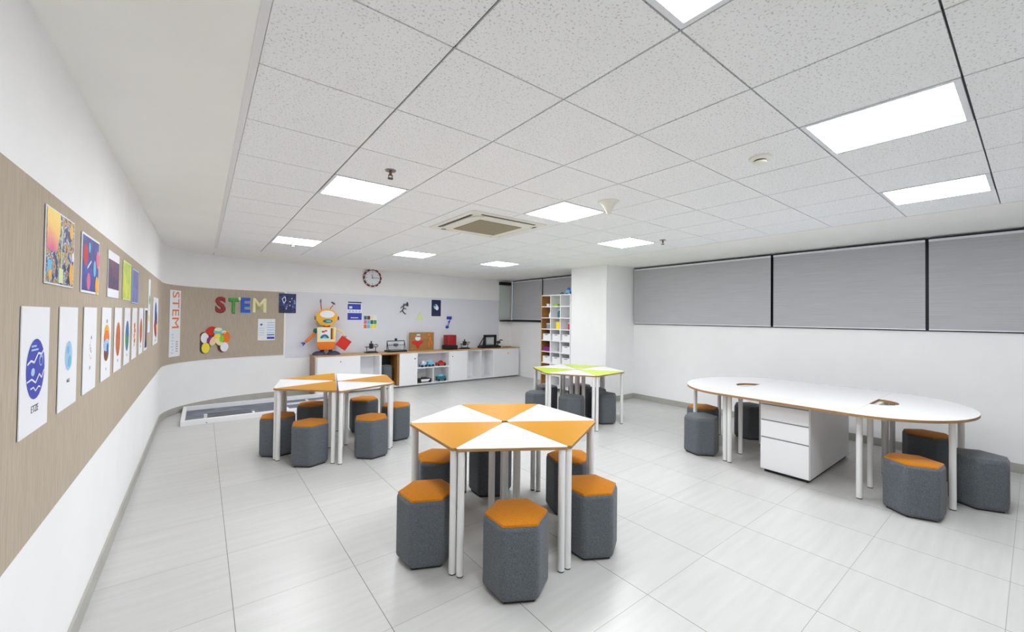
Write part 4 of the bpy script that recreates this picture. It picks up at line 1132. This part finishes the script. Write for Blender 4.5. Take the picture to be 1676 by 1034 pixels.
# notice and posters on the back wall
pn, ang = on_curve(0.93, 0.0175)
def notice(p):
    for k in range(5): rect(p, 0.01, 0.13, 0.12 - k * 0.045, 0.135 - k * 0.045, 1)
    for k in range(4): rect(p, -0.12, -0.03, 0.02 - k * 0.04, 0.028 - k * 0.04, 1)
    rect(p, 0.01, 0.13, -0.105, -0.085, 2); rect(p, 0.01, 0.13, -0.17, -0.13, 3); ell(p, -0.08, 0.09, 0.02, 0.018, 2)
plaque('notice', 'white notice sheet with pale blue printed blocks under the craft letters', 'notice', 0.30, 0.385, (pn.x, pn.y, 1.23), ang, ['paper', 'lblue', 'blue', 'royal'], notice)
def YBW(off): return YB - off
def night1(p):
    rect(p, -0.135, 0.135, -0.175, 0.175, 1)
    wob(p, [(-0.06, 0.02), (-0.09, 0.08), (-0.04, 0.12), (-0.03, 0.05), (-0.06, 0.0)], 0.006, 0)
    for x, z in [(0.04, 0.03), (0.04, -0.04), (0.07, 0.09), (-0.02, -0.1), (0.1, 0.0)]: ell(p, x, z, 0.01, 0.01, 2, -0.0012)
plaque('poster', 'dark navy poster with white scribbles at the right end of the tan board', 'poster', 0.28, 0.36, (1.262, YB - 0.024, 1.715), 0, ['navy', 'night', 'paper'], lambda p: (rect(p, -0.135, 0.135, -0.175, 0.175, 1), wob(p, [(-0.06, 0.0), (-0.09, 0.08), (-0.04, 0.12), (-0.03, 0.05), (-0.06, 0.0)], 0.006, 2), [ell(p, x, z, 0.01, 0.01, 2, -0.0012) for x, z in [(0.04, 0.03), (0.04, -0.04), (0.07, 0.09), (-0.02, -0.1)]]))
ZP = YB - 0.0135
def bluep(p):
    rect(p, -0.135, 0.135, 0.155, 0.18, 2); rect(p, -0.14, 0.12, 0.02, 0.135, 1); rect(p, -0.11, -0.05, 0.04, 0.085, 0, -0.0012); rect(p, -0.14, 0.14, -0.19, -0.05, 1)
    rect(p, -0.08, 0.07, -0.155, -0.14, 0, -0.0012); rect(p, -0.02, 0.08, 0.05, 0.08, 3, -0.0012)
    for k in range(4): rect(p, -0.12 + k * 0.065, -0.08 + k * 0.065, -0.03, 0.0, 4)
plaque('poster', 'blue and white banded poster on the back wall right of the robot', 'poster', 0.28, 0.38, (2.48, ZP, 1.605), 0, ['paper', 'royal', 'navy', 'blue', 'lblue'], bluep)
def gridp(p):
    cols_ = [4, 3, 6, 0, 2, 5, 4, 7, 1, 5, 8, 8]
    for k in range(12):
        x = -0.135 + (k % 4) * 0.068; z = 0.045 - (k // 4) * 0.09
        rect(p, x, x + 0.062, z, z + 0.08, cols_[k])
plaque('poster', 'small colourful grid poster below right of the blue poster', 'poster', 0.28, 0.28, (2.80, ZP, 1.375), 0, ['paper', 'orange', 'pink', 'maroon', 'teal', 'sky', 'cream', 'green', 'yellow'], gridp)
def astro(p):
    rect(p, -0.12, 0.12, -0.19, 0.19, 1); ell(p, -0.01, 0.03, 0.055, 0.06, 2, -0.0012); ell(p, 0.02, 0.0, 0.04, 0.05, 0, -0.0014); ell(p, -0.03, 0.06, 0.02, 0.02, 3, -0.0018)
    rect(p, -0.08, 0.08, -0.15, -0.14, 3, -0.0012)
plaque('poster', 'dark navy poster with a pale figure in the centre of the whiteboard', 'poster', 0.25, 0.395, (4.315, ZP, 1.70), 0, ['paper', 'navy', 'lblue', 'slate'], astro)
# loose wall shapes stuck on the whiteboard
def shape(name, label, cat, loc, build, mats):
    p = MB(); build(p); o = p.build(name, mats, None, loc=loc); return tag(o, label, cat)
def gecko(p):
    pts = [(0.07, 0.13), (0.03, 0.08), (-0.03, 0.05), (-0.02, 0.0), (-0.05, -0.05), (-0.02, -0.1), (0.03, -0.13)]
    for (a, b), (c, d) in zip(pts, pts[1:]): p.tube((a, -0.01, b), (c, -0.01, d), 0.012, 8)
    for (a, b), (c, d) in [((0.03, 0.08), (0.09, 0.05)), ((-0.03, 0.05), (-0.09, 0.0)), ((-0.02, 0.0), (0.04, -0.02)), ((-0.05, -0.05), (-0.1, -0.09)), ((-0.03, 0.05), (-0.01, 0.1))]:
        p.tube((a, -0.008, b), (c, -0.008, d), 0.009, 8)
    p.ball((0.06, -0.01, 0.08), (0.03, 0.01, 0.04), 10, 6)
shape('wall_figure', 'thin dark jointed stick figure stuck on the whiteboard', 'wall decoration', (3.54, ZP - 0.006, 1.68), gecko, 'dgrey')
def arrow(p):
    p.add([(-0.10, 0, -0.08), (0.09, 0, -0.09), (0.0, 0, 0.10), (-0.10, -0.006, -0.08), (0.09, -0.006, -0.09), (0.0, -0.006, 0.10)], [(0, 2, 1), (3, 4, 5), (0, 1, 4, 3), (1, 2, 5, 4), (2, 0, 3, 5)], 0)
    p.box(-0.13, 0.12, 0.001, 0.003, -0.14, 0.15, 1)
shape('paper_triangle', 'pale sheet with a yellow green triangle on the whiteboard', 'drawing', (3.91, ZP - 0.004, 1.51), arrow, ['pgreen', 'whiteboard'])
def bluefig(p):
    p.box(-0.06, 0.07, -0.012, 0, 0.06, 0.13); p.tube((0.03, -0.008, 0.06), (-0.03, -0.008, -0.10), 0.009, 8); p.ball((0.0, -0.012, 0.0), (0.025, 0.012, 0.025), 10, 6); p.ball((-0.05, -0.012, -0.12), (0.045, 0.012, 0.035), 12, 8)
shape('wall_figure', 'small blue cut-out figure on the whiteboard right of the navy poster', 'wall decoration', (4.65, ZP - 0.003, 1.38), bluefig, 'royal')

# ---------------------------------------------------------------- low floor tray along the curved wall
TX0, TX1, TY0, TY1, THh = -0.20, 1.86, 6.90, 7.98, 0.075
t = thing('floor_tray', 'low white framed tray with dark lined mat on the floor', 'floor tray', ((TX0 + TX1) / 2, (TY0 + TY1) / 2, 0))
hx, hy = (TX1 - TX0) / 2, (TY1 - TY0) / 2
p = MB(); w = 0.045
p.box(-hx, hx, -hy, -hy + w, 0, THh); p.box(-hx, hx, hy - w, hy, 0, THh); p.box(-hx, -hx + w, -hy + w, hy - w, 0, THh); p.box(hx - w, hx, -hy + w, hy - w, 0, THh)
p.build('frame', 'white', t, bevel=0.003, seg=1)
p = MB(); p.box(-hx + w, hx - w, -hy + w, hy - w, 0.0, 0.012); p.build('mat', 'matdark', t)
p = MB()
for x in (-0.2, 0.25, 0.62): p.box(x, x + 0.03, -hy + w, -hy + 0.35 if x < 0.5 else 0.3, 0.0125, 0.04)
p.box(0.30, 0.9, 0.1, 0.13, 0.0125, 0.04); p.build('divider', 'white', t)
p = MB()
for k, y in enumerate((-0.25, -0.15, -0.05, 0.08)): p.tube((-0.75, y, 0.02), (-0.2, y + 0.02, 0.02), 0.008, 8)
p.build('rail', 'grey', t)
p = MB(); p.box(-0.78, -0.74, -0.2, -0.14, 0.0125, 0.06); p.build('white_block', 'white', t)
p = MB()
for x in (-0.75, -0.1, 0.4): p.tube((x, -hy - 0.003, 0.02), (x, -hy, 0.02), 0.008, 10)
p.build('screw_head', 'grey', t)
